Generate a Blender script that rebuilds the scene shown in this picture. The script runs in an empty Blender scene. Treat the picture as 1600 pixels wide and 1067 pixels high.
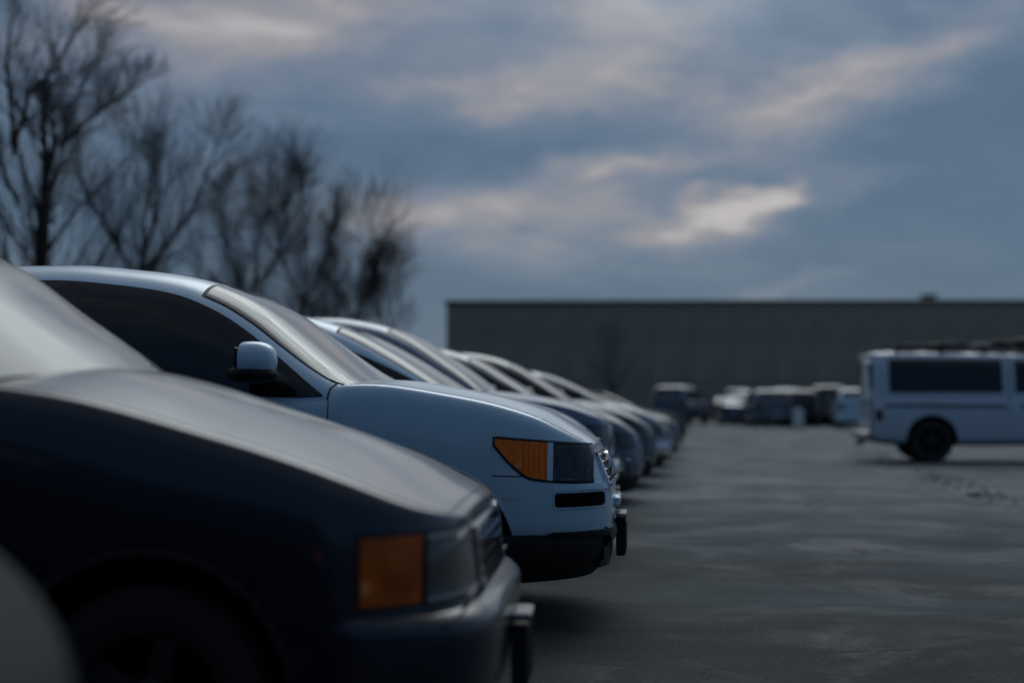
import bpy, math, random
import numpy as np
from mathutils import Vector, Matrix
from mathutils.bvhtree import BVHTree

PI = math.pi
scene = bpy.context.scene
COL = scene.collection
random.seed(7)

# ------------------------------------------------------------------ camera
CAM_H = 1.12
FPX = 2222.0                       # focal length in photo pixels (50 mm on 36 mm)
YAW = math.atan(300.0 / FPX)       # the row of cars runs along +Y, camera turned left of it
PITCH = math.atan(94.5 / FPX)
cam_data = bpy.data.cameras.new('camera')
cam_data.lens = 50.0
cam_data.sensor_width = 36.0
cam_data.clip_start = 0.05
cam_data.clip_end = 6000.0
cam_data.dof.use_dof = True
cam_data.dof.focus_distance = 6.85
cam_data.dof.aperture_fstop = 0.97
cam_data.dof.aperture_blades = 0
cam = bpy.data.objects.new('camera', cam_data)
COL.objects.link(cam)
cam.location = (0, 0, CAM_H)
cam.rotation_euler = (PI / 2 + PITCH, 0, YAW)
scene.camera = cam

# ------------------------------------------------------------------ world: heavy evening clouds
SUN_EL = math.radians(42)
SUN_AZ = YAW - math.radians(9)     # hidden sun, ahead and a little to the right (CCW angle from +Y)
world = bpy.data.worlds.new('World')
scene.world = world
world.use_nodes = True
wt = world.node_tree
wt.nodes.clear()


def N(tree, typ, **kw):
    n = tree.nodes.new(typ)
    for k, v in kw.items():
        if k.startswith('i_'):
            n.inputs[k[2:].replace('_', ' ')].default_value = v
        else:
            setattr(n, k, v)
    return n


def sock(tree, v, inp):
    if isinstance(v, (int, float)):
        inp.default_value = v
    elif isinstance(v, tuple):
        inp.default_value = v
    else:
        tree.links.new(v, inp)


def M(tree, op, a, b=0.0, c=0.0, clamp=False):
    n = tree.nodes.new('ShaderNodeMath')
    n.operation = op
    n.use_clamp = clamp
    sock(tree, a, n.inputs[0])
    sock(tree, b, n.inputs[1])
    sock(tree, c, n.inputs[2])
    return n.outputs[0]


def MIX(tree, f, a, b):
    n = tree.nodes.new('ShaderNodeMix')
    n.data_type = 'RGBA'
    sock(tree, f, n.inputs['Factor'])
    for v, i in ((a, n.inputs['A']), (b, n.inputs['B'])):
        if isinstance(v, tuple):
            i.default_value = (*v, 1) if len(v) == 3 else v
        else:
            tree.links.new(v, i)
    return n.outputs['Result']


def SMOOTH(tree, v, lo, hi, a=0.0, b=1.0):
    n = tree.nodes.new('ShaderNodeMapRange')
    n.interpolation_type = 'SMOOTHSTEP'
    sock(tree, v, n.inputs['Value'])
    n.inputs['From Min'].default_value = lo
    n.inputs['From Max'].default_value = hi
    n.inputs['To Min'].default_value = a
    n.inputs['To Max'].default_value = b
    return n.outputs['Result']


def NOISE(tree, vec, scale, detail=4.0, rough=0.55, dist=0.0, dim='3D'):
    n = tree.nodes.new('ShaderNodeTexNoise')
    n.noise_dimensions = dim
    if vec is not None:
        tree.links.new(vec, n.inputs['Vector'])
    n.inputs['Scale'].default_value = scale
    n.inputs['Detail'].default_value = detail
    n.inputs['Roughness'].default_value = rough
    n.inputs['Distortion'].default_value = dist
    return n.outputs['Fac']


def XYZ(tree, x, y, z):
    n = tree.nodes.new('ShaderNodeCombineXYZ')
    for v, i in zip((x, y, z), n.inputs):
        sock(tree, v, i)
    return n.outputs[0]


def build_world():
    t = wt
    tc = t.nodes.new('ShaderNodeTexCoord')
    sep = t.nodes.new('ShaderNodeSeparateXYZ')
    t.links.new(tc.outputs['Generated'], sep.inputs[0])
    X, Y, Z = sep.outputs
    c, s = math.cos(YAW), math.sin(YAW)
    R = M(t, 'ADD', M(t, 'MULTIPLY', X, c), M(t, 'MULTIPLY', Y, s))
    F = M(t, 'ADD', M(t, 'MULTIPLY', X, -s), M(t, 'MULTIPLY', Y, c))
    az = M(t, 'MULTIPLY', M(t, 'ARCTAN2', R, F), 180 / PI)
    el = M(t, 'MULTIPLY', M(t, 'ARCSINE', Z), 180 / PI)
    # the deck of cloud seen in perspective
    zz = M(t, 'ADD', M(t, 'MAXIMUM', Z, 0.0), 0.16)
    u = M(t, 'DIVIDE', R, zz)
    v = M(t, 'DIVIDE', F, zz)
    deck = XYZ(t, u, v, 0.37)
    big = NOISE(t, deck, 0.62, 6.0, 0.52, 0.5)
    fine = NOISE(t, deck, 2.6, 5.0, 0.6, 0.6)
    wisp = NOISE(t, XYZ(t, M(t, 'MULTIPLY', az, 0.075), M(t, 'MULTIPLY', el, 0.26), 1.7), 2.2, 5.0, 0.56, 0.4)
    w1 = M(t, 'SUBTRACT', NOISE(t, XYZ(t, M(t, 'MULTIPLY', az, 0.12), M(t, 'MULTIPLY', el, 0.3), 4.1), 1.6, 4.0, 0.55), 0.5)
    w2 = M(t, 'SUBTRACT', NOISE(t, XYZ(t, M(t, 'MULTIPLY', az, 0.12), M(t, 'MULTIPLY', el, 0.3), 9.3), 1.6, 4.0, 0.55), 0.5)
    azw = M(t, 'ADD', az, M(t, 'MULTIPLY', w1, 9.0))
    elw = M(t, 'ADD', el, M(t, 'MULTIPLY', w2, 3.6))
    # the cloud banks that stand in view: (azimuth, elevation, half width, half height, tilt, amount)
    banks = [(9.0, 10.5, 11.0, 3.5, 0.0, 0.16), (-8.0, 10.5, 9.0, 4.0, 0.0, 0.10), (-12.5, 14.6, 6.5, 1.9, 0.0, 0.62), (-6.0, 16.2, 5.0, 1.2, 0.0, 0.4),
             (4.5, 14.5, 4.2, 2.4, -0.25, 0.62), (9.5, 16.3, 5, 1.3, 0.0, 0.3),
             (-2.0, 12.6, 3.6, 1.1, 0.1, 0.38), (2.0, 12.3, 3.6, 1.0, 0.0, 0.36),
             (16.0, 13.6, 4.6, 1.5, 0.38, 0.55), (11.0, 11.3, 4.0, 1.0, 0.25, 0.35),
             (4.0, 9.2, 3.6, 0.55, 0.1, 0.62), (9.4, 7.6, 3.0, 0.65, 0.12, 0.95), (10.6, 8.2, 0.8, 0.8, 0.5, 0.45),
             (0.0, 7.8, 6.5, 1.0, 0.02, 0.46), (3.5, 6.5, 7.5, 1.2, 0.0, 0.46), (14.5, 8.9, 3.0, 0.5, 0.0, 0.25),
             (-6.0, 6.6, 4.5, 1.4, 0.0, 0.24), (11.8, 4.6, 1.6, 0.4, 0.35, 0.28), (-20, 10.5, 4, 2.5, 0, 0.3), (12.6, 15.9, 3.4, 1.4, -0.2, -0.34), (19.5, 11.2, 3.0, 1.6, 0.2, -0.2), (-3.5, 10.2, 6.5, 1.2, 0, -0.12), (-9, 11.5, 4, 1.2, 0, -0.05)]
    tot = None
    for a0, e0, wa, we, tilt, amt in banks:
        da = M(t, 'SUBTRACT', azw, a0)
        de = M(t, 'SUBTRACT', M(t, 'SUBTRACT', elw, e0), M(t, 'MULTIPLY', da, tilt))
        r2 = M(t, 'ADD', M(t, 'POWER', M(t, 'ABSOLUTE', M(t, 'DIVIDE', da, wa)), 2.0),
               M(t, 'POWER', M(t, 'ABSOLUTE', M(t, 'DIVIDE', de, we)), 2.0))
        g = M(t, 'MULTIPLY', M(t, 'EXPONENT', M(t, 'MULTIPLY', r2, -0.8)), amt)
        tot = g if tot is None else M(t, 'ADD', tot, g)
    # tone: outside the banks the same kind of cloud goes on over the whole dome
    cloud = M(t, 'ADD', M(t, 'MULTIPLY', SMOOTH(t, big, 0.36, 0.70), 0.30), M(t, 'MULTIPLY', M(t, 'SUBTRACT', fine, 0.5), 0.44))
    cloud = M(t, 'ADD', cloud, M(t, 'MULTIPLY', M(t, 'SUBTRACT', wisp, 0.5), 0.42))
    inview = M(t, 'MULTIPLY', tot, SMOOTH(t, wisp, 0.18, 0.78, 0.72, 1.12))
    over = SMOOTH(t, el, 17, 40, 0.0, 0.62)        # higher up the deck closes
    cloud = M(t, 'SUBTRACT', M(t, 'ADD', M(t, 'ADD', cloud, inview), over), 0.07)
    ramp = t.nodes.new('ShaderNodeValToRGB')
    cr = ramp.color_ramp
    cr.elements[0].position = 0.0
    cr.elements[0].color = (0.072, 0.118, 0.205, 1)
    cr.elements[1].position = 1.0
    cr.elements[1].color = (0.55, 0.475, 0.475, 1)
    for p, col in ((0.20, (0.100, 0.144, 0.230, 1)), (0.45, (0.160, 0.186, 0.264, 1)), (0.72, (0.305, 0.268, 0.300, 1))):
        e = cr.elements.new(p)
        e.color = col
    t.links.new(cloud, ramp.inputs[0])
    # the cloud is thinnest round the hidden sun, above the picture
    sdv = (-math.sin(SUN_AZ) * math.cos(SUN_EL), math.cos(SUN_AZ) * math.cos(SUN_EL), math.sin(SUN_EL))
    dp = t.nodes.new('ShaderNodeVectorMath')
    dp.operation = 'DOT_PRODUCT'
    t.links.new(tc.outputs['Generated'], dp.inputs[0])
    dp.inputs[1].default_value = sdv
    ang = M(t, 'ARCCOSINE', M(t, 'MINIMUM', dp.outputs['Value'], 0.9999))
    glow = M(t, 'EXPONENT', M(t, 'MULTIPLY', M(t, 'POWER', M(t, 'DIVIDE', ang, math.radians(20)), 4.0), -1.0))
    glow = M(t, 'MULTIPLY', M(t, 'MULTIPLY', glow, SMOOTH(t, fine, 0.30, 0.66, 0.45, 1.25)), 2.5)
    gcol = t.nodes.new('ShaderNodeVectorMath')
    gcol.operation = 'SCALE'
    gcol.inputs[0].default_value = (0.98, 0.985, 1.0)
    t.links.new(glow, gcol.inputs['Scale'])
    # daylight sky above the cloud, shining a little through it
    sky = t.nodes.new('ShaderNodeTexSky')
    sky.sky_type = 'NISHITA'
    sky.sun_disc = False
    sky.sun_elevation = SUN_EL
    sky.sun_rotation = -SUN_AZ
    sky.altitude = 200
    sk = N(t, 'ShaderNodeVectorMath', operation='SCALE')
    t.links.new(sky.outputs[0], sk.inputs[0])
    sk.inputs['Scale'].default_value = 0.055
    col0 = MIX(t, 0.88, sk.outputs[0], ramp.outputs[0])
    addn = t.nodes.new('ShaderNodeVectorMath')
    addn.operation = 'ADD'
    t.links.new(col0, addn.inputs[0])
    t.links.new(gcol.outputs[0], addn.inputs[1])
    col = addn.outputs[0]
    # evening: the half of the sky away from the sun is darker and bluer
    back = SMOOTH(t, F, -0.75, 0.55)
    hs = t.nodes.new('ShaderNodeMix')
    hs.data_type = 'RGBA'
    hs.blend_type = 'MULTIPLY'
    hs.inputs['Factor'].default_value = 1.0
    t.links.new(col, hs.inputs['A'])
    t.links.new(MIX(t, back, (0.44, 0.62, 0.73), (0.94, 1.02, 1.0)), hs.inputs['B'])
    bg = t.nodes.new('ShaderNodeBackground')
    t.links.new(hs.outputs['Result'], bg.inputs['Color'])
    bg.inputs['Strength'].default_value = 1.0
    out = t.nodes.new('ShaderNodeOutputWorld')
    t.links.new(bg.outputs[0], out.inputs[0])


build_world()

sun_data = bpy.data.lights.new('sun', 'SUN')
sun_data.energy = 0.18
sun_data.angle = math.radians(80)
sun_data.color = (1.0, 0.985, 0.965)
sun = bpy.data.objects.new('sun', sun_data)
COL.objects.link(sun)
sd = Vector((-math.sin(SUN_AZ) * math.cos(SUN_EL), math.cos(SUN_AZ) * math.cos(SUN_EL), math.sin(SUN_EL)))
sun.rotation_euler = sd.to_track_quat('Z', 'Y').to_euler()

vs = scene.view_settings
vs.view_transform = 'Standard'
vs.look = 'None'
vs.exposure = 0.0
vs.gamma = 1.0
scene.cycles.max_bounces = 8
scene.cycles.transparent_max_bounces = 12
scene.cycles.caustics_reflective = False
scene.cycles.caustics_refractive = False
scene.cycles.use_denoising = True

# ------------------------------------------------------------------ pixel helpers (used to read positions off the photo)
_s, _c = math.sin(YAW), math.cos(YAW)


def at_depth(px, depth, z=0.0):
    xc = (px - 800.0) / FPX * depth
    return Vector((xc * _c - depth * _s, xc * _s + depth * _c, z))


# ------------------------------------------------------------------ mesh helpers
def mk(name, verts, faces, mat, parent=None, smooth=True, loc=None, sharp=None):
    me = bpy.data.meshes.new(name)
    me.from_pydata([tuple(map(float, v)) for v in verts], [], [tuple(map(int, f)) for f in faces])
    me.update()
    if smooth:
        me.polygons.foreach_set('use_smooth', [True] * len(me.polygons))
    o = bpy.data.objects.new(name, me)
    COL.objects.link(o)
    if mat is not None:
        me.materials.append(mat)
    if parent is not None:
        o.parent = parent
    if loc is not None:
        o.location = loc
    if smooth and sharp is not None:
        me.set_sharp_from_angle(angle=math.radians(sharp))
    return o


def empty(name, loc=(0, 0, 0), rz=0.0):
    o = bpy.data.objects.new(name, None)
    o.empty_display_size = 0.2
    COL.objects.link(o)
    o.location = loc
    o.rotation_euler = (0, 0, rz)
    return o


def tag(o, label=None, cat=None, group=None, kind=None):
    if label:
        o['label'] = label
    if cat:
        o['category'] = cat
    if group:
        o['group'] = group
    if kind:
        o['kind'] = kind
    return o


class MB:
    def __init__(self):
        self.v, self.f = [], []

    def add(self, vs_, fs_):
        n = len(self.v)
        self.v.extend([tuple(v) for v in vs_])
        self.f.extend([tuple(i + n for i in f) for f in fs_])

    def box(self, c, d, bev=0.0, rz=0.0):
        cx, cy, cz = c
        hx, hy, hz = d[0] / 2, d[1] / 2, d[2] / 2
        if bev <= 0:
            vs_ = [(sx * hx, sy * hy, sz * hz) for sz in (-1, 1) for sy in (-1, 1) for sx in (-1, 1)]
            fs_ = [(0, 2, 3, 1), (4, 5, 7, 6), (0, 1, 5, 4), (2, 6, 7, 3), (0, 4, 6, 2), (1, 3, 7, 5)]
        else:
            b = min(bev, hx * .9, hy * .9, hz * .9)
            ring = []
            for (z, i) in ((-hz, b), (-hz + b, 0), (hz - b, 0), (hz, b)):
                x, y = hx - i, hy - i
                ring.append([(x - b, -y, z), (x, -y + b, z), (x, y - b, z), (x - b, y, z), (-x + b, y, z), (-x, y - b, z), (-x, -y + b, z), (-x + b, -y, z)])
            vs_ = [p for r in ring for p in r]
            fs_ = [tuple(range(7, -1, -1)), tuple(range(24, 32))]
            for k in range(3):
                for i in range(8):
                    j = (i + 1) % 8
                    fs_.append((k * 8 + i, k * 8 + j, k * 8 + 8 + j, k * 8 + 8 + i))
        c_, s_ = math.cos(rz), math.sin(rz)
        vs_ = [(cx + x * c_ - y * s_, cy + x * s_ + y * c_, cz + z) for x, y, z in vs_]
        self.add(vs_, fs_)
        return self

    def tube(self, pts, rad, n=6, cap=True):
        if len(pts) < 2:
            return self
        pts = [Vector(p) for p in pts]
        if not hasattr(rad, '__len__'):
            rad = [rad] * len(pts)
        vs_, fs_ = [], []
        prev = None
        for i, p in enumerate(pts):
            d = (pts[min(i + 1, len(pts) - 1)] - pts[max(i - 1, 0)])
            if d.length < 1e-9:
                d = Vector((0, 0, 1))
            d.normalize()
            if prev is None:
                a = Vector((0, 0, 1)) if abs(d.z) < 0.9 else Vector((1, 0, 0))
                u = d.cross(a).normalized()
            else:
                u = prev - d * prev.dot(d)
                u = u.normalized() if u.length > 1e-6 else d.orthogonal().normalized()
            prev = u
            w = d.cross(u)
            for k in range(n):
                a = 2 * PI * k / n
                vs_.append(p + (u * math.cos(a) + w * math.sin(a)) * rad[i])
        for i in range(len(pts) - 1):
            for k in range(n):
                j = (k + 1) % n
                fs_.append((i * n + k, i * n + j, i * n + n + j, i * n + n + k))
        if cap:
            fs_.append(tuple(range(n - 1, -1, -1)))
            m = (len(pts) - 1) * n
            fs_.append(tuple(range(m, m + n)))
        self.add(vs_, fs_)
        return self

    def lathe(self, prof, c=(0, 0, 0), n=32, axis='y', closed=False):
        """prof: list of (radius, height along axis)"""
        vs_, fs_ = [], []
        for r, h in prof:
            for k in range(n):
                a = 2 * PI * k / n
                if axis == 'y':
                    vs_.append((c[0] + r * math.cos(a), c[1] + h, c[2] + r * math.sin(a)))
                else:
                    vs_.append((c[0] + r * math.cos(a), c[1] + r * math.sin(a), c[2] + h))
        m = len(prof)
        for i in range(m if closed else m - 1):
            i2 = (i + 1) % m
            for k in range(n):
                j = (k + 1) % n
                fs_.append((i * n + k, i * n + j, i2 * n + j, i2 * n + k))
        if not closed:
            if prof[0][0] > 1e-4:
                fs_.append(tuple(range(n)))
            if prof[-1][0] > 1e-4:
                fs_.append(tuple(range((m - 1) * n, m * n)))
        self.add(vs_, fs_)
        return self

    def egg(self, c, r, n=14, m=9, p=2.0, flat=None):
        vs_, fs_ = [], []

        def sp(a, e):
            return math.copysign(abs(a) ** e, a)
        e = 2.0 / p
        for i in range(m + 1):
            ph = -PI / 2 + PI * i / m
            for k in range(n):
                th = 2 * PI * k / n
                vs_.append((c[0] + r[0] * sp(math.cos(ph), e) * sp(math.cos(th), e),
                            c[1] + r[1] * sp(math.cos(ph), e) * sp(math.sin(th), e),
                            c[2] + r[2] * sp(math.sin(ph), e)))
        for i in range(m):
            for k in range(n):
                j = (k + 1) % n
                fs_.append((i * n + k, i * n + j, i * n + n + j, i * n + n + k))
        self.add(vs_, fs_)
        return self

    def build(self, name, mat, parent=None, smooth=True, sharp=40, loc=None):
        return mk(name, self.v, self.f, mat, parent, smooth, loc, sharp)


def pchip(pts):
    xs = np.array([p[0] for p in pts], float)
    ys = np.array([p[1] for p in pts], float)
    h = np.diff(xs)
    dl = np.diff(ys) / h
    d = np.zeros(len(xs))
    for i in range(1, len(xs) - 1):
        if dl[i - 1] * dl[i] > 0:
            w1 = 2 * h[i] + h[i - 1]
            w2 = h[i] + 2 * h[i - 1]
            d[i] = (w1 + w2) / (w1 / dl[i - 1] + w2 / dl[i])
    d[0], d[-1] = dl[0], dl[-1]

    def f(x):
        x = np.clip(np.asarray(x, float), xs[0], xs[-1])
        i = np.clip(np.searchsorted(xs, x) - 1, 0, len(xs) - 2)
        tt = (x - xs[i]) / h[i]
        return ((2 * tt**3 - 3 * tt**2 + 1) * ys[i] + (tt**3 - 2 * tt**2 + tt) * h[i] * d[i]
                + (-2 * tt**3 + 3 * tt**2) * ys[i + 1] + (tt**3 - tt**2) * h[i] * d[i + 1])
    return f


# ------------------------------------------------------------------ materials
def new_mat(name):
    m = bpy.data.materials.new(name)
    m.use_nodes = True
    m.node_tree.nodes.clear()
    t = m.node_tree
    out = t.nodes.new('ShaderNodeOutputMaterial')
    b = t.nodes.new('ShaderNodeBsdfPrincipled')
    t.links.new(b.outputs[0], out.inputs[0])
    return m, t, b, out


def simple(name, col, rough=0.5, metal=0.0, var=0.12, scale=14.0, bump=0.0, coat=0.0, spec=0.5):
    m, t, b, out = new_mat(name)
    tc = t.nodes.new('ShaderNodeTexCoord')
    n = NOISE(t, tc.outputs['Object'], scale, 5.0, 0.6)
    b.inputs['Base Color'].default_value = (*col, 1)
    lo = tuple(c * (1 - var) for c in col)
    hi = tuple(min(1, c * (1 + var)) for c in col)
    t.links.new(MIX(t, SMOOTH(t, n, 0.3, 0.7), lo, hi), b.inputs['Base Color'])
    b.inputs['Roughness'].default_value = rough
    b.inputs['Metallic'].default_value = metal
    b.inputs['Coat Weight'].default_value = coat
    b.inputs['Specular IOR Level'].default_value = spec
    if bump:
        bp = t.nodes.new('ShaderNodeBump')
        bp.inputs['Strength'].default_value = bump
        bp.inputs['Distance'].default_value = 0.02
        t.links.new(NOISE(t, tc.outputs['Object'], scale * 4, 4.0, 0.6), bp.inputs['Height'])
        t.links.new(bp.outputs[0], b.inputs['Normal'])
    return m


def paint(name, col, rough=0.38, metal=0.15, dust=0.25, coat=0.8):
    """car paint under clear coat with a thin uneven film of road dust and dried drips"""
    m, t, b, out = new_mat(name)
    tc = t.nodes.new('ShaderNodeTexCoord')
    P = tc.outputs['Object']
    n1 = NOISE(t, P, 2.3, 6.0, 0.62)
    mp = t.nodes.new('ShaderNodeMapping')
    mp.inputs['Scale'].default_value = (14, 14, 2.2)
    t.links.new(P, mp.inputs['Vector'])
    n2 = NOISE(t, mp.outputs[0], 1.5, 5.0, 0.65)
    n3 = NOISE(t, P, 70.0, 3.0, 0.6)
    d = M(t, 'MULTIPLY', M(t, 'MULTIPLY', SMOOTH(t, n1, 0.36, 0.72), SMOOTH(t, n2, 0.35, 0.75, 0.35, 1.0)), dust)
    dirt = (0.13, 0.125, 0.12)
    t.links.new(MIX(t, d, col, dirt), b.inputs['Base Color'])
    b.inputs['Metallic'].default_value = metal
    r = M(t, 'ADD', rough, M(t, 'MULTIPLY', d, 0.5))
    t.links.new(r, b.inputs['Roughness'])
    b.inputs['Coat Weight'].default_value = coat
    t.links.new(M(t, 'ADD', 0.05, M(t, 'ADD', M(t, 'MULTIPLY', d, 0.5), M(t, 'MULTIPLY', n3, 0.05))), b.inputs['Coat Roughness'])
    bp = t.nodes.new('ShaderNodeBump')
    bp.inputs['Strength'].default_value = 0.03
    bp.inputs['Distance'].default_value = 0.01
    t.links.new(NOISE(t, P, 9.0, 2.0, 0.5), bp.inputs['Height'])
    t.links.new(bp.outputs[0], b.inputs['Coat Normal'])
    return m


def glassy(name, col=(0.012, 0.016, 0.017), rough=0.03, film=0.1, filmcol=(0.30, 0.32, 0.31)):
    """dark car glass with a film of dust"""
    m, t, b, out = new_mat(name)
    tc = t.nodes.new('ShaderNodeTexCoord')
    n1 = NOISE(t, tc.outputs['Object'], 3.1, 5.0, 0.6, 0.5)
    d = M(t, 'MULTIPLY', SMOOTH(t, n1, 0.3, 0.75, 0.3, 1.0), film)
    t.links.new(MIX(t, d, col, filmcol), b.inputs['Base Color'])
    t.links.new(M(t, 'ADD', rough, M(t, 'MULTIPLY', d, 0.5)), b.inputs['Roughness'])
    b.inputs['IOR'].default_value = 1.52
    return m


def lens_mat(name, tint, alpha_tint=0.9, rough=0.04):
    """moulded lamp lens: tinted see-through plastic with a glossy face"""
    m, t, b, out = new_mat(name)
    t.nodes.remove(b)
    tr = t.nodes.new('ShaderNodeBsdfTransparent')
    tr.inputs[0].default_value = (*tint, 1)
    gl = t.nodes.new('ShaderNodeBsdfGlossy')
    gl.inputs['Roughness'].default_value = rough
    fr = t.nodes.new('ShaderNodeFresnel')
    fr.inputs['IOR'].default_value = 1.5
    mx = t.nodes.new('ShaderNodeMixShader')
    t.links.new(fr.outputs[0], mx.inputs[0])
    t.links.new(tr.outputs[0], mx.inputs[1])
    t.links.new(gl.outputs[0], mx.inputs[2])
    t.links.new(mx.outputs[0], out.inputs[0])
    return m


MT = {}
MT['glass'] = glassy('dark_glass', (0.006, 0.008, 0.009), 0.03, 0.02)
MT['screen'] = glassy('windscreen_glass', (0.016, 0.021, 0.022), 0.03, 0.08, (0.26, 0.30, 0.31))
MT['screen_pale'] = glassy('pale_windscreen_glass', (0.03, 0.04, 0.036), 0.04, 0.42, (0.27, 0.31, 0.28))
MT['black'] = simple('black_plastic', (0.010, 0.010, 0.011), 0.6, bump=0.05, spec=0.25)
MT['trim'] = simple('rubber_trim', (0.008, 0.008, 0.009), 0.6)
MT['void'] = simple('dark_underside', (0.006, 0.006, 0.006), 0.95, spec=0.1)
MT['rubber'] = simple('tyre_rubber', (0.014, 0.014, 0.015), 0.8, bump=0.2)
MT['rim'] = simple('dull_steel_rim', (0.014, 0.0145, 0.015), 0.6, 0.2)
MT['chrome'] = simple('chrome', (0.72, 0.73, 0.75), 0.10, 1.0, 0.05)
MT['amber_lens'] = lens_mat('amber_lens', (0.86, 0.23, 0.012))
MT['clear_lens'] = lens_mat('clear_lens', (0.86, 0.89, 0.92))
MT['red_lens'] = simple('red_lens', (0.05, 0.006, 0.006), 0.12, coat=1.0)
MT['amber_solid'] = simple('amber_plastic', (1.0, 0.19, 0.002), 0.25, coat=0.15, var=0.18, scale=40, spec=0.3)
MT['amber_deep'] = simple('deep_amber_plastic', (0.66, 0.105, 0.001), 0.3, coat=0.1, spec=0.3)
MT['amber_dull'] = simple('dull_amber_plastic', (0.50, 0.095, 0.001), 0.35, coat=0.1, spec=0.3, var=0.35, scale=9)
MT['lamp_solid'] = simple('lamp_plastic', (0.03, 0.033, 0.036), 0.12, coat=0.6, var=0.4, scale=12)
MT['reflector'] = simple('lamp_reflector', (0.34, 0.34, 0.33), 0.35, 0.3, 0.2)
MT['amber_reflector'] = simple('amber_lamp_back', (0.30, 0.29, 0.26), 0.5, 0.0, 0.35, 25)
MT['lamp_dark'] = simple('lamp_housing', (0.035, 0.038, 0.042), 0.35, 0.0, 0.3)
MT['orange_reflex'] = simple('orange_reflector', (1.0, 0.30, 0.10), 0.3, 0.0, 0.2)
MT['plate'] = simple('dark_number_plate', (0.02, 0.02, 0.022), 0.5)
MT['plate_pale'] = simple('pale_plate_edge', (0.22, 0.23, 0.24), 0.5)


# ------------------------------------------------------------------ vehicle surfaces
def bspline_w(v, n):
    """weights of a uniform cubic B-spline through n control points (phantom ends), v in [0, n-1]"""
    v = np.asarray(v, float)
    W = np.zeros((len(v), n))
    for r, x in enumerate(v):
        i = int(min(math.floor(x), n - 2))
        u = x - i
        b = ((1 - u)**3 / 6, (3 * u**3 - 6 * u**2 + 4) / 6, (-3 * u**3 + 3 * u**2 + 3 * u + 1) / 6, u**3 / 6)
        for k in range(4):
            j = i - 1 + k
            if j < 0:
                W[r, 0] += 2 * b[k]
                W[r, 1] -= b[k]
            elif j > n - 1:
                W[r, n - 2] += b[k]      # mirrored at the centreline (height part)
            else:
                W[r, j] += b[k]
    return W


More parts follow.
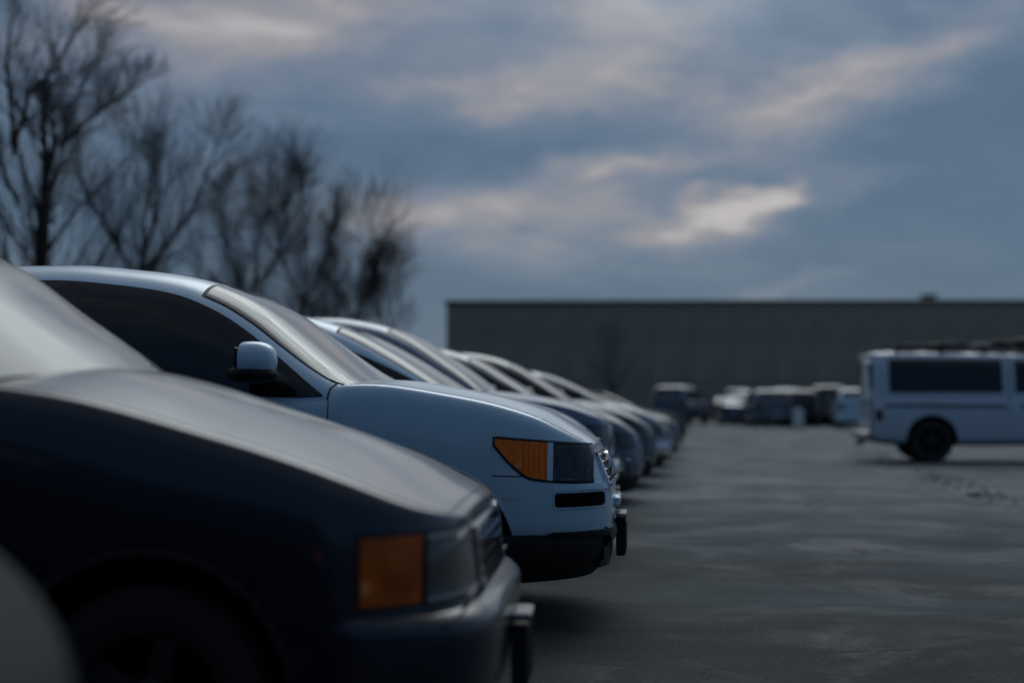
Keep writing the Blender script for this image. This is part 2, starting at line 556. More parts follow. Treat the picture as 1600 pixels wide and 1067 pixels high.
class Car:
    """A vehicle; local +X is forward, the nose stands at x = 0, q runs back from it."""

    def __init__(self, name, sp, loc, rz, paint_mat, label, cat='car', group=None, lod=1.0, screen='screen'):
        self.sp = sp
        self.root = empty(name, loc, rz)
        tag(self.root, label, cat, group)
        self.paint = paint_mat
        self.lod = lod
        self.screen = screen
        self.L, self.W = sp['L'], sp['W']
        self.top = pchip(sp['top'])
        self.crown = pchip(sp['crown'])
        self.bot = pchip(sp['bot'])
        self.nosep = pchip(sp['nosep'])
        g_ = list(sp['gtop'])
        g_[0] = (g_[0][0], g_[0][1] - 0.05)
        self.gtop = pchip(g_)
        self.flat = sp.get('flat', 0.035)
        self.gb = sp.get('gb', 0.06)
        self.nl, self.tl = sp.get('nl', 0.55), sp.get('tl', 0.4)
        self.np_, self.nr = sp.get('np', 2.0), sp.get('nr', 3.5)
        self.qc, self.qe = sp['gtop'][0][0], sp['gtop'][-1][0]
        self.gn = sp.get('gn', 5.0)
        self.tum = sp.get('tum', 0.20)
        self.bow = sp.get('bow', 0.18)
        self.gw = sp.get('gw', 0.965)
        self.build_body()
        if sp.get('green', True):
            self.build_green()

    # -- lower body
    def plan(self, q):
        q = np.asarray(q, float)
        u = np.clip(q / self.nl, 0, 1)
        a = np.clip(1 - (1 - u)**self.np_, 0, 1) ** (1 / self.nr)
        v = np.clip((self.L - q) / self.tl, 0, 1)
        b = np.clip(1 - (1 - v)**2.0, 0, 1) ** (1 / 4.0)
        return self.W * a * b

    def body_pts(self, qs, vv):
        qs = np.asarray(qs, float)
        w = self.plan(qs)
        zs, bt, cr = self.top(qs), self.bot(qs), self.crown(qs)
        h = zs - bt
        s1 = self.sp.get('edge', 0.93)
        Yf = np.array([0.90, 0.975, 0.992, 1.0, 1.0, 0.990, 0.972, s1, s1 - 0.035, 0.5, 0.0])
        tq = np.array([0.0, 0.04, 0.25, 0.5, 0.74, 0.90, 0.975, 1.0])
        Y = w[:, None] * Yf[None, :]
        Zc = np.empty((len(qs), 11))
        Zc[:, :8] = bt[:, None] + h[:, None] * tq[None, :]
        Zc[:, 8] = zs + 0.10 * cr
        Zc[:, 9] = zs + 0.85 * cr
        Zc[:, 10] = zs + cr
        Wm = bspline_w(vv, 11)
        Wy = Wm.copy()
        # the last control point has y = 0: mirror makes y odd there
        y = Y @ Wy.T
        for r, x in enumerate(vv):
            if x > 9:
                u = x - 9
                y[:, r] -= 2 * (u**3 / 6) * Y[:, 9]
        z = Zc @ Wm.T
        x = -np.sqrt(qs[:, None]**2 + self.flat**2) + self.nosep(z) * np.exp(-(qs[:, None] / 0.42)**2)
        return x, y, z

    def stations(self):
        k = self.lod
        n1 = max(8, int(20 * k))
        a = self.nl * (np.arange(n1 + 1) / n1)**2.0
        step = 0.035 / k
        n2 = max(8, int((self.L - self.nl - self.tl) / step))
        b = np.linspace(self.nl, self.L - self.tl, n2 + 1)[1:]
        n3 = max(6, int(10 * k))
        c = self.L - self.tl * (np.arange(n3 - 1, -1, -1) / n3)**2.0
        qs = np.concatenate([a, b, c])
        for s in self.sp.get('seams', []) + [self.sp.get('hood0', 0.12), self.qc]:
            i = int(np.argmin(abs(qs - s)))
            qs[i] = s
        return np.sort(qs)

    def build_body(self):
        sp = self.sp
        qs = self.stations()
        k = self.lod
        nv = max(16, int(46 * k))
        vv = np.unique(np.concatenate([np.linspace(0, 5, int(nv * .5)), np.linspace(5, 8, int(nv * .38)), np.linspace(8, 10, max(4, int(nv * .16)))]))
        x, y, z = self.body_pts(qs, vv)
        X = np.concatenate([x, x[:, -2::-1]], 1)
        Y = np.concatenate([-y, y[:, -2::-1]], 1)
        Zg = np.concatenate([z, z[:, -2::-1]], 1)
        nq, nr = X.shape
        V = np.stack([X, Y, Zg], 2).reshape(-1, 3)
        faces, info = [], []
        nvv = len(vv)
        for i in range(nq - 1):
            for j in range(nr - 1):
                faces.append((i * nr + j, i * nr + j + 1, (i + 1) * nr + j + 1, (i + 1) * nr + j))
                jj = j if j < nvv - 1 else nr - 2 - j
                info.append((0.5 * (qs[i] + qs[i + 1]), 0.5 * (vv[jj] + vv[jj + 1]), -1 if j < nvv - 1 else 1))
        self.bvh = BVHTree.FromPolygons([Vector(v) for v in V], faces)
        # wheel arches
        R = sp['rarch']
        zw = sp['rw']
        V2 = V.copy()
        keep = np.ones(len(faces), bool)
        for qw in sp['wheels']:
            vin = (np.hypot(-V[:, 0] - qw, V[:, 2] - zw - 0.02) < R)
            for fi, f in enumerate(faces):
                if info[fi][1] < 8.0:
                    c = V[list(f)].mean(0)
                    if math.hypot(-c[0] - qw, c[2] - zw - 0.02) < R:
                        keep[fi] = False
            bad = set()
            good = set()
            for fi, f in enumerate(faces):
                (good if keep[fi] else bad).update(f)
            for vi in bad & good:
                dx, dz = -V[vi, 0] - qw, V[vi, 2] - zw - 0.02
                r = math.hypot(dx, dz)
                if r > 1e-3 and abs(r - R) < 0.1:
                    V2[vi, 0] = -(qw + dx * R / r)
                    V2[vi, 2] = zw + 0.02 + dz * R / r
        hole = sp.get('holes')
        parts = {}
        h0 = sp.get('hood0', 0.12)
        doors = sp.get('doors', [])
        for fi, f in enumerate(faces):
            if not keep[fi]:
                continue
            q, v, sd_ = info[fi]
            if hole is not None and v < 8:
                c = V[list(f)].mean(0)
                if hole(-c[0], c[2]):
                    continue
            key = ('body', 0)
            if v > 7.6 and h0 < q < self.qc + 0.25:
                key = ('hood', 0)
            elif v < 7.2:
                for di, (d0, d1) in enumerate(doors):
                    if d0 < q < d1:
                        key = ('door', di * 2 + (sd_ > 0))
            parts.setdefault(key, []).append(f)
        self.parts = {}
        for key, fl in parts.items():
            used = sorted({i for f in fl for i in f})
            mp = {i: n for n, i in enumerate(used)}
            o = mk(key[0], V2[used], [tuple(mp[i] for i in f) for f in fl], self.paint, self.root)
            self.parts[key] = o
        # arch lips and wheel wells
        for qw in sp['wheels']:
            for s in (-1, 1):
                vs_, fs_ = [], []
                n = 36
                zc = zw + 0.02
                a0 = math.asin(max(-0.9, min(0.9, (max(float(self.bot(qw - R)), float(self.bot(qw + R))) + 0.012 - zc) / R)))
                for i in range(n + 1):
                    a = a0 + (PI - 2 * a0) * i / n
                    p = None
                    for rr in (R + 0.004, R + 0.02, R + 0.05):
                        p = self.cast_side(qw + math.cos(a) * rr, max(zc + math.sin(a) * rr, float(self.bot(qw)) + 0.012), s)
                        if p:
                            break
                    yy = p[0].y if p else s * self.W
                    ca, sa = math.cos(a), math.sin(a)
                    for rr, dy in ((R + 0.012, 0.0005), (R + 0.008, 0.002), (R - 0.002, 0.002), (R - 0.005, 0.0), (R - 0.005, -0.07)):
                        vs_.append((-(qw + ca * rr), yy + s * dy, zc + sa * rr))
                for i in range(n):
                    for j in range(4):
                        fs_.append((i * 5 + j, i * 5 + j + 1, i * 5 + 6 + j, i * 5 + 5 + j))
                mk('wheel_arch_lip', vs_, fs_, MT[sp.get('arch_mat', 'paint')] if sp.get('arch_mat') else self.paint, self.root)
                # well
                mb = MB()
                ri = R - 0.01
                prof = []
                for yy in (s * (self.W - 0.04), s * (self.W - 0.40)):
                    ring = []
                    for i in range(19):
                        a = -0.25 + (PI + 0.5) * i / 18
                        ring.append((-(qw + math.cos(a) * ri), yy, zc + math.sin(a) * ri))
                    prof.append(ring)
                m = len(prof[0])
                mb.add(prof[0] + prof[1] + [(-qw, s * (self.W - 0.40), zc)],
                       [(i, i + 1, m + i + 1, m + i) for i in range(m - 1)] + [(m + i, m + i + 1, 2 * m) for i in range(m - 1)])
                mb.build('wheel_well', MT['void'], self.root)
        # belly
        mb = MB()
        qs2 = np.linspace(0.08, self.L - 0.08, 24)
        wv = self.plan(qs2) * 0.93
        bt = self.bot(qs2) + 0.05
        n = len(qs2)
        wm = sp['wheels']
        for i in range(n):
            near = any(abs(qs2[i] - w_) < R + 0.05 for w_ in wm)
            ww = min(wv[i], self.W - 0.42) if near else wv[i]
            mb.v += [(-qs2[i], -ww, bt[i]), (-qs2[i], ww, bt[i]), (-qs2[i], -ww * .92, bt[i] - 0.10), (-qs2[i], ww * .92, bt[i] - 0.10)]
        for i in range(n - 1):
            a, b = i * 4, i * 4 + 4
            mb.f += [(a, a + 1, b + 1, b), (a + 2, b + 2, b + 3, a + 3), (a, b, b + 2, a + 2), (a + 1, a + 3, b + 3, b + 1)]
        mb.build('underbody', MT['void'], self.root)

    def hx(self, q):
        z = float(self.top(q))
        return -math.sqrt(q * q + self.flat**2) + float(self.nosep(z)) * math.exp(-(q / 0.42)**2) - 0.004

    def cast_side(self, q, z, s, bvh=None):
        h = (bvh or self.bvh).ray_cast(Vector((-q, s * 3.0, z)), Vector((0, -s, 0)), 3.0)
        if h[0] is None:
            return None
        n = h[1]
        if n.y * s < 0:
            n = -n
        return h[0], n

    def cast(self, o, d, bvh=None):
        h = (bvh or self.bvh).ray_cast(Vector(o), Vector(d), 6.0)
        if h[0] is None:
            return None
        n = h[1]
        if n.dot(Vector(d)) > 0:
            n = -n
        return h[0], n

    def grid(self, name, P, mat, parent, skirt=0.02, smooth=True, sharp=50, cyc=False):
        """P[i][j] = (point, outward normal); a panel with turned-in edges"""
        ni, nj = len(P), len(P[0])
        vs_ = [P[i][j][0] for i in range(ni) for j in range(nj)]
        fs_ = [(i * nj + j, i * nj + j + 1, (i + 1) * nj + j + 1, (i + 1) * nj + j) for i in range(ni - 1) for j in range(nj - 1)]
        if skirt:
            edge = [(i, 0) for i in range(ni)] + [(ni - 1, j) for j in range(1, nj)] + [(i, nj - 1) for i in range(ni - 2, -1, -1)] + [(0, j) for j in range(nj - 2, 0, -1)]
            b = len(vs_)
            for (i, j) in edge:
                p, n_ = P[i][j]
                vs_.append(p - n_ * skirt)
            m = len(edge)
            for e in range(m):
                e2 = (e + 1) % m
                (i, j), (i2, j2) = edge[e], edge[e2]
                fs_.append((i * nj + j, i2 * nj + j2, b + e2, b + e))
        return mk(name, vs_, fs_, mat, parent or self.root, smooth, None, sharp)

    def side_panel(self, name, qs, lo, hi, s, off, mat, parent=None, nj=8, skirt=0.02, bvh=None, along=None):
        P = []
        for q in qs:
            row = []
            for j in range(nj + 1):
                z = lo(q) + (hi(q) - lo(q)) * j / nj
                h = self.cast_side(q, z, s, bvh)
                if h is None:
                    h = (Vector((-q, s * self.W * .9, z)), Vector((0, s, 0))) if not row else row[-1]
                    row.append(h)
                    continue
                p, n = h
                if along is not None:      # push in a fixed direction instead of the normal
                    row.append((p + Vector(along) * off, n))
                else:
                    row.append((p + n * off, n))
            P.append(row)
        return self.grid(name, P, mat, parent, skirt)

    def wrap_pts(self, a_list):
        """points of the plan outline; a = signed arc length from the nose centre (negative = -Y side)"""
        if not hasattr(self, '_wrap'):
            qq = np.concatenate([[0], self.nl * (np.arange(1, 200) / 199.0)**3, np.linspace(self.nl, self.nl + 0.9, 30)[1:]])
            w = self.plan(qq)
            ds = np.hypot(np.diff(np.sqrt(qq**2 + self.flat**2)), np.diff(w))
            self._wrap = (np.concatenate([[0], np.cumsum(ds)]), np.sqrt(qq**2 + self.flat**2), w)
        A, qq, w = self._wrap
        out = []
        for a in a_list:
            s = -1 if a < 0 else 1
            aa = abs(a)
            q = np.interp(aa, A, qq)
            y = np.interp(aa, A, w)
            e = 0.03
            dq = np.interp(aa + e, A, qq) - np.interp(max(aa - e, 0), A, qq)
            dy = np.interp(aa + e, A, w) - np.interp(max(aa - e, 0), A, w)
            if aa < e:
                n = Vector((1, 0, 0))
            else:
                n = Vector((dy, s * dq, 0)).normalized()
            out.append((Vector((-q, s * y, 0)), n))
        return out

    def wrap_panel(self, name, a0, a1, lo, hi, off, mat, parent=None, na=20, nj=6, skirt=0.03):
        al = np.linspace(a0, a1, na + 1)
        P = []
        for a, (p, n) in zip(al, self.wrap_pts(al)):
            row = []
            for j in range(nj + 1):
                z = lo(a) + (hi(a) - lo(a)) * j / nj
                o = Vector((p.x, p.y, z)) + n * 0.6
                h = self.cast(o, -n)
                if h is None:
                    h = (Vector((p.x, p.y, z)), n)
                fl = off(a, j / nj) if callable(off) else off
                row.append((h[0] + n * fl, n))
            P.append(row)
        return self.grid(name, P, mat, parent, skirt)

    def tube_on(self, name, pts, r, mat, parent=None, n=5):
        return MB().tube(pts, r, n).build(name, mat, parent or self.root)

    # -- cabin
    def G(self, q, t, s=-1, off=0.0):
        zb = float(self.top(q)) - self.gb
        zt = max(float(self.gtop(q)), zb + 0.004)
        e = 2 / self.gn
        st, ct = abs(math.sin(t)), abs(math.cos(t))
        z = zb + (zt - zb) * st**e
        w0 = min(self.W * self.gw, float(self.plan(q)) * self.gw)
        y = (w0 - self.tum * (z - zb)) * ct**e
        fade = max(0.0, 1 - max(0.0, q - self.qc) / 1.1)
        x = -q + self.bow * (1 - (y / max(w0, 1e-3))**2) * fade
        fade2 = max(0.0, 1 - max(0.0, self.qe - q) / 0.6)
        x -= 0.10 * (1 - (y / max(w0, 1e-3))**2) * fade2
        return Vector((x, s * y, z))

    def Gn(self, q, t, s):
        e = 1e-3
        a = self.G(q + e, t, s) - self.G(q - e, t, s)
        t1, t0 = min(t + e, PI / 2 - 1e-4), max(t - e, 1e-4)
        b = self.G(q, t1, s) - self.G(q, t0, s)
        n = a.cross(b)
        if n.length < 1e-12:
            return Vector((0, 0, 1))
        n.normalize()
        ctr = Vector((-q, 0, float(self.top(q)) - 0.2))
        if n.dot(self.G(q, t, s) - ctr) < 0:
            n = -n
        return n

    def build_green(self):
        sp = self.sp
        k = self.lod
        nt = max(8, int(24 * k))
        ts = (PI / 2) * (np.linspace(0, 1, nt + 1))
        nq = max(20, int(80 * k))
        uu = np.linspace(0, 1, nq + 1)
        qs = self.qc + (self.qe - self.qc) * (0.5 - 0.5 * np.cos(PI * uu)) * 0.5 + (self.qe - self.qc) * uu * 0.5
        V, F_ = [], []
        row = 2 * nt + 1
        for q in qs:
            V += [self.G(q, t, -1) for t in ts]
            V += [self.G(q, t, 1) for t in ts[-2::-1]]
        for i in range(nq):
            for j in range(row - 1):
                F_.append((i * row + j, i * row + j + 1, (i + 1) * row + j + 1, (i + 1) * row + j))
        self.gbvh = BVHTree.FromPolygons(V, F_)
        mk('cabin', V, F_, self.paint, self.root)

        # windscreen and rear window
        def pane(name, q0, q1, tp, off, mat, n=18, parent=None, curve=1.0):
            P = []
            m = max(6, int(14 * k))
            for i in range(n + 1):
                q = q0 + (q1 - q0) * i / n
                row_ = []
                for j in range(-m, m + 1):
                    s = -1 if j < 0 else 1
                    t = PI / 2 - (PI / 2 - tp(q)) * abs(j) / m
                    t = min(t, PI / 2 - 1e-3)
                    nn = self.Gn(q, t, s)
                    row_.append((self.G(q, t, s) + nn * off, nn))
                P.append(row_)
            return self.grid(name, P, mat, parent, 0.012)
        qh = sp['qh']
        tp_ = sp.get('tp', 0.85)
        tp = lambda q: 0.30 + (tp_ - 0.30) * min(1.0, max(0.0, (q - self.qc) / (qh - self.qc)))**0.6
        pane('windscreen_seal', self.qc + 0.01, qh + 0.02, lambda q: tp(q) - 0.012, 0.0025, MT['trim'])
        pane('windscreen', self.qc + 0.03, qh, tp, 0.006, MT[self.screen])
        if 'qr' in sp:
            pane('rear_window', sp['qr'][0], sp['qr'][1], lambda q: sp.get('tpr', 0.9), 0.006, MT['glass'])
        # side windows
        wt_ = sp.get('wintop')
        wtop = pchip(wt_) if wt_ else None
        gn = self.gn

        def hi(q):
            if wtop is not None:
                return float(wtop(q))
            zb = float(self.top(q)) - self.gb
            return zb + sp.get('wf', 0.84) * (float(self.gtop(q)) - zb) - 0.02

        def lo(q):
            return float(self.top(q)) + sp.get('winlo', 0.02)
        for (a, b) in sp['windows']:
            for s in (-1, 1):
                qa = a
                while hi(qa) < lo(qa) + 0.004 and qa < b:
                    qa += 0.01
                n = max(8, int(34 * k))
                qq = qa + (b - qa) * np.linspace(0, 1, n + 1)
                self.side_panel('side_window', qq, lo, lambda q: max(hi(q), lo(q) + 0.003), s, 0.004, MT['glass'], None, max(4, int(12 * k)), 0.012, self.gbvh)
        # mirrors
        mq, mz = sp['mirror']
        ms = sp.get('mirror_size', (0.085, 0.12, 0.085))
        for s in (-1, 1):
            yb = s * (self.W * self.gw)
            me = empty('door_mirror', (-mq, yb, mz))
            me.parent = self.root
            mb = MB()
            mb.egg((0, s * (0.05 + ms[1]), 0), ms, 20, 12, 2.7)
            for i, v in enumerate(mb.v):      # flatter at the back (the glass side), tapering forward and down
                x_, y_, z_ = v
                if x_ < -ms[0] * 0.35:
                    x_ = -ms[0] * 0.35 - (abs(x_) - ms[0] * 0.35) * 0.25
                mb.v[i] = (x_, y_, z_ * (1.0 if z_ > 0 else 0.92))
            mb.build('mirror_housing', MT[sp['mirror_mat']] if sp.get('mirror_mat') else self.paint, me)
            MB().egg((0.0, s * (0.055 + ms[1]), -ms[2] * 0.66), (ms[0] * 1.02, ms[1] * 1.02, ms[2] * 0.46), 18, 10, 2.5).build('mirror_shell', MT['black'], me)
            MB().box((-0.01, s * 0.02, -ms[2] * 0.75), (0.09, 0.16, 0.05), 0.015).build('mirror_arm', MT['black'], me)
            MB().box((-ms[0] * 0.55, s * (0.05 + ms[1]), 0), (0.006, ms[1] * 1.5, ms[2] * 1.35), 0.002).build('mirror_glass', MT['glass'], me)

    def wheels(self, rim=True):
        sp = self.sp
        R = sp['rw']
        tw = 0.22
        key = (round(R, 3), sp.get('spokes', 5))
        if key not in WHEEL:
            pr = [(R * 0.64, -tw / 2 + 0.015), (R * 0.80, -tw / 2 - 0.004), (R * 0.93, -tw / 2 + 0.004), (R * 0.985, -tw / 2 + 0.03), (R, -tw / 2 + 0.06),
                  (R, tw / 2 - 0.06), (R * 0.985, tw / 2 - 0.03), (R * 0.93, tw / 2 - 0.004), (R * 0.80, tw / 2 + 0.004), (R * 0.64, tw / 2 - 0.015)]
            t = MB().lathe(pr, n=36, closed=True)
            r = MB()
            r.lathe([(R * 0.65, tw / 2 - 0.012), (R * 0.60, tw / 2 - 0.016), (R * 0.57, tw / 2 - 0.05), (R * 0.56, -tw / 2 + 0.02), (R * 0.64, -tw / 2 + 0.02)], n=36, closed=True)
            r.lathe([(0.0, tw / 2 - 0.01), (0.05, tw / 2 - 0.012), (0.075, tw / 2 - 0.03), (0.075, tw / 2 - 0.10), (0.0, tw / 2 - 0.10)], n=18)
            for i in range(sp.get('spokes', 5)):
                a = 2 * PI * i / sp.get('spokes', 5)
                m = MB().box((R * 0.33, tw / 2 - 0.045, 0), (R * 0.52, 0.035, 0.07), 0.01)
                r.add([(x * math.cos(a) - z * math.sin(a), y, x * math.sin(a) + z * math.cos(a)) for x, y, z in m.v], m.f)
            d = MB().lathe([(R * 0.56, -0.02), (0.01, -0.02)], n=30)
            to = t.build('tyre', MT['rubber'])
            ro = r.build('rim', MT['rim'])
            do = d.build('brake_disc', MT['void'])
            WHEEL[key] = (to.data, ro.data, do.data)
            for o in (to, ro, do):
                bpy.data.objects.remove(o)
        for qw in sp['wheels']:
            for s in (-1, 1):
                w = empty('wheel', (-qw, s * (self.W - 0.15), R))
                w.parent = self.root
                w.rotation_euler = (0, random.uniform(0, 6), PI if s < 0 else 0)
                for nm, me in zip(('tyre', 'rim', 'brake_disc'), WHEEL[key]):
                    o = bpy.data.objects.new(nm, me)
                    COL.objects.link(o)
                    o.parent = w

    def front(self, lamp_q=(0.12, 0.5), lamp_z=(0.66, 0.80), grille_w=0.42, grille_z=(0.58, 0.78), bars=3, amber=0.6, bumper_z=(0.36, 0.56), bumper_mat=None, bumper_off=0.03, plate=True, fog=True, frame=True):
        """simple front of the more distant vehicles"""
        k = self.lod
        n = max(6, int(18 * k))
        for s in (-1, 1):
            z0, z1 = lamp_z
            q0, q1 = lamp_q
            e = lambda q: 0.03 * (q - q0) / (q1 - q0)
            qa = q0 + (q1 - q0) * amber
            self.side_panel('headlamp_surround', np.linspace(q0 - 0.012, q1 + 0.012, n + 1), lambda q: z0 - 0.012 + e(q), lambda q: z1 + 0.012 + e(q), s, 0.004, MT['trim'], None, 5)
            self.side_panel('headlamp', np.linspace(q0, qa - 0.006, n + 1), lambda q: z0 + e(q), lambda q: z1 + e(q), s, 0.010, MT['lamp_solid'], None, 5)
            self.side_panel('turn_signal', np.linspace(qa + 0.006, q1, n + 1), lambda q: z0 + e(q), lambda q: z1 + e(q), s, 0.010, MT['amber_solid'], None, 5)
        g0, g1 = grille_z
        self.wrap_panel('grille_opening', -grille_w, grille_w, lambda a: g0, lambda a: g1, 0.004, MT['black'], None, max(8, int(20 * k)), 3)
        for i in range(bars):
            zc = g0 + (g1 - g0) * (i + 0.5) / bars
            self.wrap_panel('grille_bar', -grille_w, grille_w, lambda a: zc - 0.009, lambda a: zc + 0.009, 0.022, MT['chrome'], None, max(8, int(20 * k)), 1)
        if frame:
            self.wrap_panel('grille_frame', -grille_w - .02, grille_w + .02, lambda a: g1, lambda a: g1 + 0.022, 0.026, MT['chrome'], None, max(8, int(20 * k)), 1)
            for s in (-1, 1):
                self.wrap_panel('grille_frame', s * grille_w, s * (grille_w + .02), lambda a: g0, lambda a: g1, 0.026, MT['chrome'], None, 2, 2)
        b0, b1 = bumper_z
        self.wrap_panel('bumper', -self.W - 0.45, self.W + 0.45, lambda a: b0, lambda a: b1, lambda a, j: bumper_off * (0.55 + 0.45 * math.sin(PI * min(max(j, .08), .92))) * (1 if abs(a) < self.W else max(.35, 1 - (abs(a) - self.W) / .6)), bumper_mat or self.paint, None, max(14, int(40 * k)), 6, 0.05)
        self.wrap_panel('air_intake', -0.5, 0.5, lambda a: b0 + 0.02, lambda a: b0 + 0.075, bumper_off * 1.0 + 0.004, MT['black'], None, max(8, int(16 * k)), 2)
        if plate:
            zc = 0.5 * (b0 + b1)
            MB().box((bumper_off + 0.018 + float(self.nosep(zc)), 0, zc - 0.02), (0.02, 0.31, 0.16), 0.004).build('number_plate', MT['plate'], self.root)
        # lower valance
        self.valance()

    def valance(self, drop=0.16):
        V, F_ = [], []
        al = np.linspace(-self.W - 0.5, self.W + 0.5, 33)
        for a, (p, n) in zip(al, self.wrap_pts(al)):
            b = float(self.bot(-p.x))
            nz = float(self.nosep(b))
            for dz, inn in ((0.05, 0.03), (0.0, 0.015), (-0.05, 0.02), (-drop * .8, 0.05), (-drop, 0.09)):
                pp = p - n * inn + Vector((nz * math.exp(-(p.x / 0.42)**2), 0, b + dz))
                V.append(pp)
        for i in range(len(al) - 1):
            for j in range(4):
                F_.append((i * 5 + j, i * 5 + j + 1, i * 5 + 6 + j, i * 5 + 5 + j))
        mk('valance', V, F_, MT['black'], self.root, True, None, 50)

    def seams(self, lines):
        """thin dark joints along the body side: each line a list of (q, z)"""
        for ln in lines:
            for s in (-1, 1):
                pts = []
                for q, z in ln:
                    h = self.cast_side(q, z, s)
                    if h:
                        pts.append(h[0] - h[1] * 0.001)
                if len(pts) > 1:
                    self.tube_on('panel_joint', pts, 0.0035, MT['trim'])

    def tail(self, z=(0.75, 1.05)):
        for s in (-1, 1):
            self.side_panel('tail_lamp', np.linspace(self.L - 0.26, self.L - 0.05, 8), lambda q: z[0], lambda q: z[1], s, 0.008, MT['red_lens'], None, 4)


WHEEL = {}


def hood_lines(c, h0, n=24, cross=True):
    """joint between bonnet and wings"""
    for s in (-1, 1):
        pts = []
        for i in range(n + 1):
            q = h0 + (c.qc + 0.2 - h0) * i / n
            w = float(c.plan(q)) * c.sp.get('edge', 0.93) * 0.955
            h = c.cast((c.hx(q), s * w, 3.0), (0, 0, -1))
            if h:
                pts.append(h[0] - h[1] * 0.001)
        if len(pts) > 2:
            c.tube_on('panel_joint', pts, 0.003, MT['trim'])
    pts = []
    wm = float(c.plan(h0)) * c.sp.get('edge', 0.93) * 0.95
    for i in range(n + 1):
        y = -wm + 2 * wm * i / n
        h = c.cast((c.hx(h0), y, 3.0), (0, 0, -1))
        if h:
            pts.append(h[0] - h[1] * 0.001)
    if len(pts) > 2 and cross:
        c.tube_on('panel_joint', pts, 0.003, MT['trim'])


# ------------------------------------------------------------------ ground
def ground_mat():
    m, t, b, out = new_mat('weathered_asphalt')
    g = t.nodes.new('ShaderNodeNewGeometry')
    P = g.outputs['Position']
    mp = t.nodes.new('ShaderNodeMapping')
    mp.inputs['Scale'].default_value = (0.16, 0.34, 1.0)
    mp.inputs['Rotation'].default_value = (0, 0, math.radians(-9))
    t.links.new(P, mp.inputs['Vector'])
    n1 = NOISE(t, mp.outputs[0], 1.0, 7.0, 0.62, 0.6)        # broad worn / damp streaks across the lot
    mp2 = t.nodes.new('ShaderNodeMapping')
    mp2.inputs['Scale'].default_value = (0.75, 0.75, 1.0)
    mp2.inputs['Rotation'].default_value = (0, 0, math.radians(-16))
    t.links.new(P, mp2.inputs['Vector'])
    n2 = NOISE(t, mp2.outputs[0], 1.0, 9.0, 0.72, 0.6)
    n3 = NOISE(t, P, 38.0, 4.0, 0.7)
    n4 = NOISE(t, P, 160.0, 2.0, 0.6)
    v = t.nodes.new('ShaderNodeTexVoronoi')
    v.inputs['Scale'].default_value = 95.0
    t.links.new(P, v.inputs['Vector'])
    # cracks
    vc = t.nodes.new('ShaderNodeTexVoronoi')
    vc.feature = 'DISTANCE_TO_EDGE'
    mpc = t.nodes.new('ShaderNodeMapping')
    mpc.inputs['Scale'].default_value = (0.18, 0.42, 1.0)
    wob = t.nodes.new('ShaderNodeMix')
    wob.data_type = 'VECTOR'
    wob.inputs['Factor'].default_value = 0.12
    nn = t.nodes.new('ShaderNodeTexNoise')
    nn.inputs['Scale'].default_value = 1.7
    nn.inputs['Detail'].default_value = 5
    t.links.new(P, nn.inputs['Vector'])
    t.links.new(P, mpc.inputs['Vector'])
    t.links.new(mpc.outputs[0], wob.inputs[4])
    t.links.new(nn.outputs['Color'], wob.inputs[5])
    t.links.new(wob.outputs[1], vc.inputs['Vector'])
    vc.inputs['Scale'].default_value = 1.3
    crack = SMOOTH(t, vc.outputs['Distance'], 0.003, 0.010, 1.0, 0.0)
    crack = M(t, 'MULTIPLY', crack, SMOOTH(t, n2, 0.45, 0.6))
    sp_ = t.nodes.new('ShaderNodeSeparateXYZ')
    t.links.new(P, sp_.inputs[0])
    # light falloff put into the colour: dark near, paler and dusty further out
    tone_falloff = SMOOTH(t, M(t, 'ADD', sp_.outputs[1], M(t, 'MULTIPLY', M(t, 'SUBTRACT', n1, 0.5), 16.0)), 4.0, 20.0)
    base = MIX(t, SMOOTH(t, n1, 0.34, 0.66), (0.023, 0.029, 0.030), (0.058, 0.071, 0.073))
    base = MIX(t, tone_falloff, base, MIX(t, SMOOTH(t, n2, 0.36, 0.64), (0.128, 0.155, 0.160), (0.262, 0.304, 0.312)))
    base = MIX(t, M(t, 'MULTIPLY', SMOOTH(t, n2, 0.52, 0.70), 0.5), base, (0.018, 0.021, 0.021))
    base = MIX(t, M(t, 'MULTIPLY', SMOOTH(t, n3, 0.42, 0.72), 0.45), base, (0.112, 0.130, 0.130))
    base = MIX(t, SMOOTH(t, v.outputs['Distance'], 0.1, 0.5, 0.35, 0.0), base, (0.04, 0.042, 0.042))
    base = MIX(t, M(t, 'MULTIPLY', crack, 0.8), base, (0.025, 0.025, 0.025))
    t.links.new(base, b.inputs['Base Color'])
    t.links.new(SMOOTH(t, n2, 0.48, 0.66, 0.90, 0.62), b.inputs['Roughness'])
    b.inputs['Specular IOR Level'].default_value = 0.26
    bp = t.nodes.new('ShaderNodeBump')
    bp.inputs['Strength'].default_value = 0.9
    bp.inputs['Distance'].default_value = 0.012
    hh = M(t, 'ADD', M(t, 'ADD', M(t, 'MULTIPLY', n3, 0.6), M(t, 'MULTIPLY', v.outputs['Distance'], 0.5)), M(t, 'SUBTRACT', M(t, 'MULTIPLY', n4, 0.3), M(t, 'MULTIPLY', crack, 0.8)))
    t.links.new(hh, bp.inputs['Height'])
    t.links.new(bp.outputs[0], b.inputs['Normal'])
    return m


def sheet(name, x0, x1, y0, y1, z, mat, nx=2, ny=2, amp=0.0):
    V, F_ = [], []
    rnd = random.Random(3)
    for j in range(ny + 1):
        for i in range(nx + 1):
            V.append((x0 + (x1 - x0) * i / nx, y0 + (y1 - y0) * j / ny, z + (rnd.uniform(-amp, amp) if amp else 0)))
    for j in range(ny):
        for i in range(nx):
            a = j * (nx + 1) + i
            F_.append((a, a + 1, a + nx + 2, a + nx + 1))
    return mk(name, V, F_, mat)


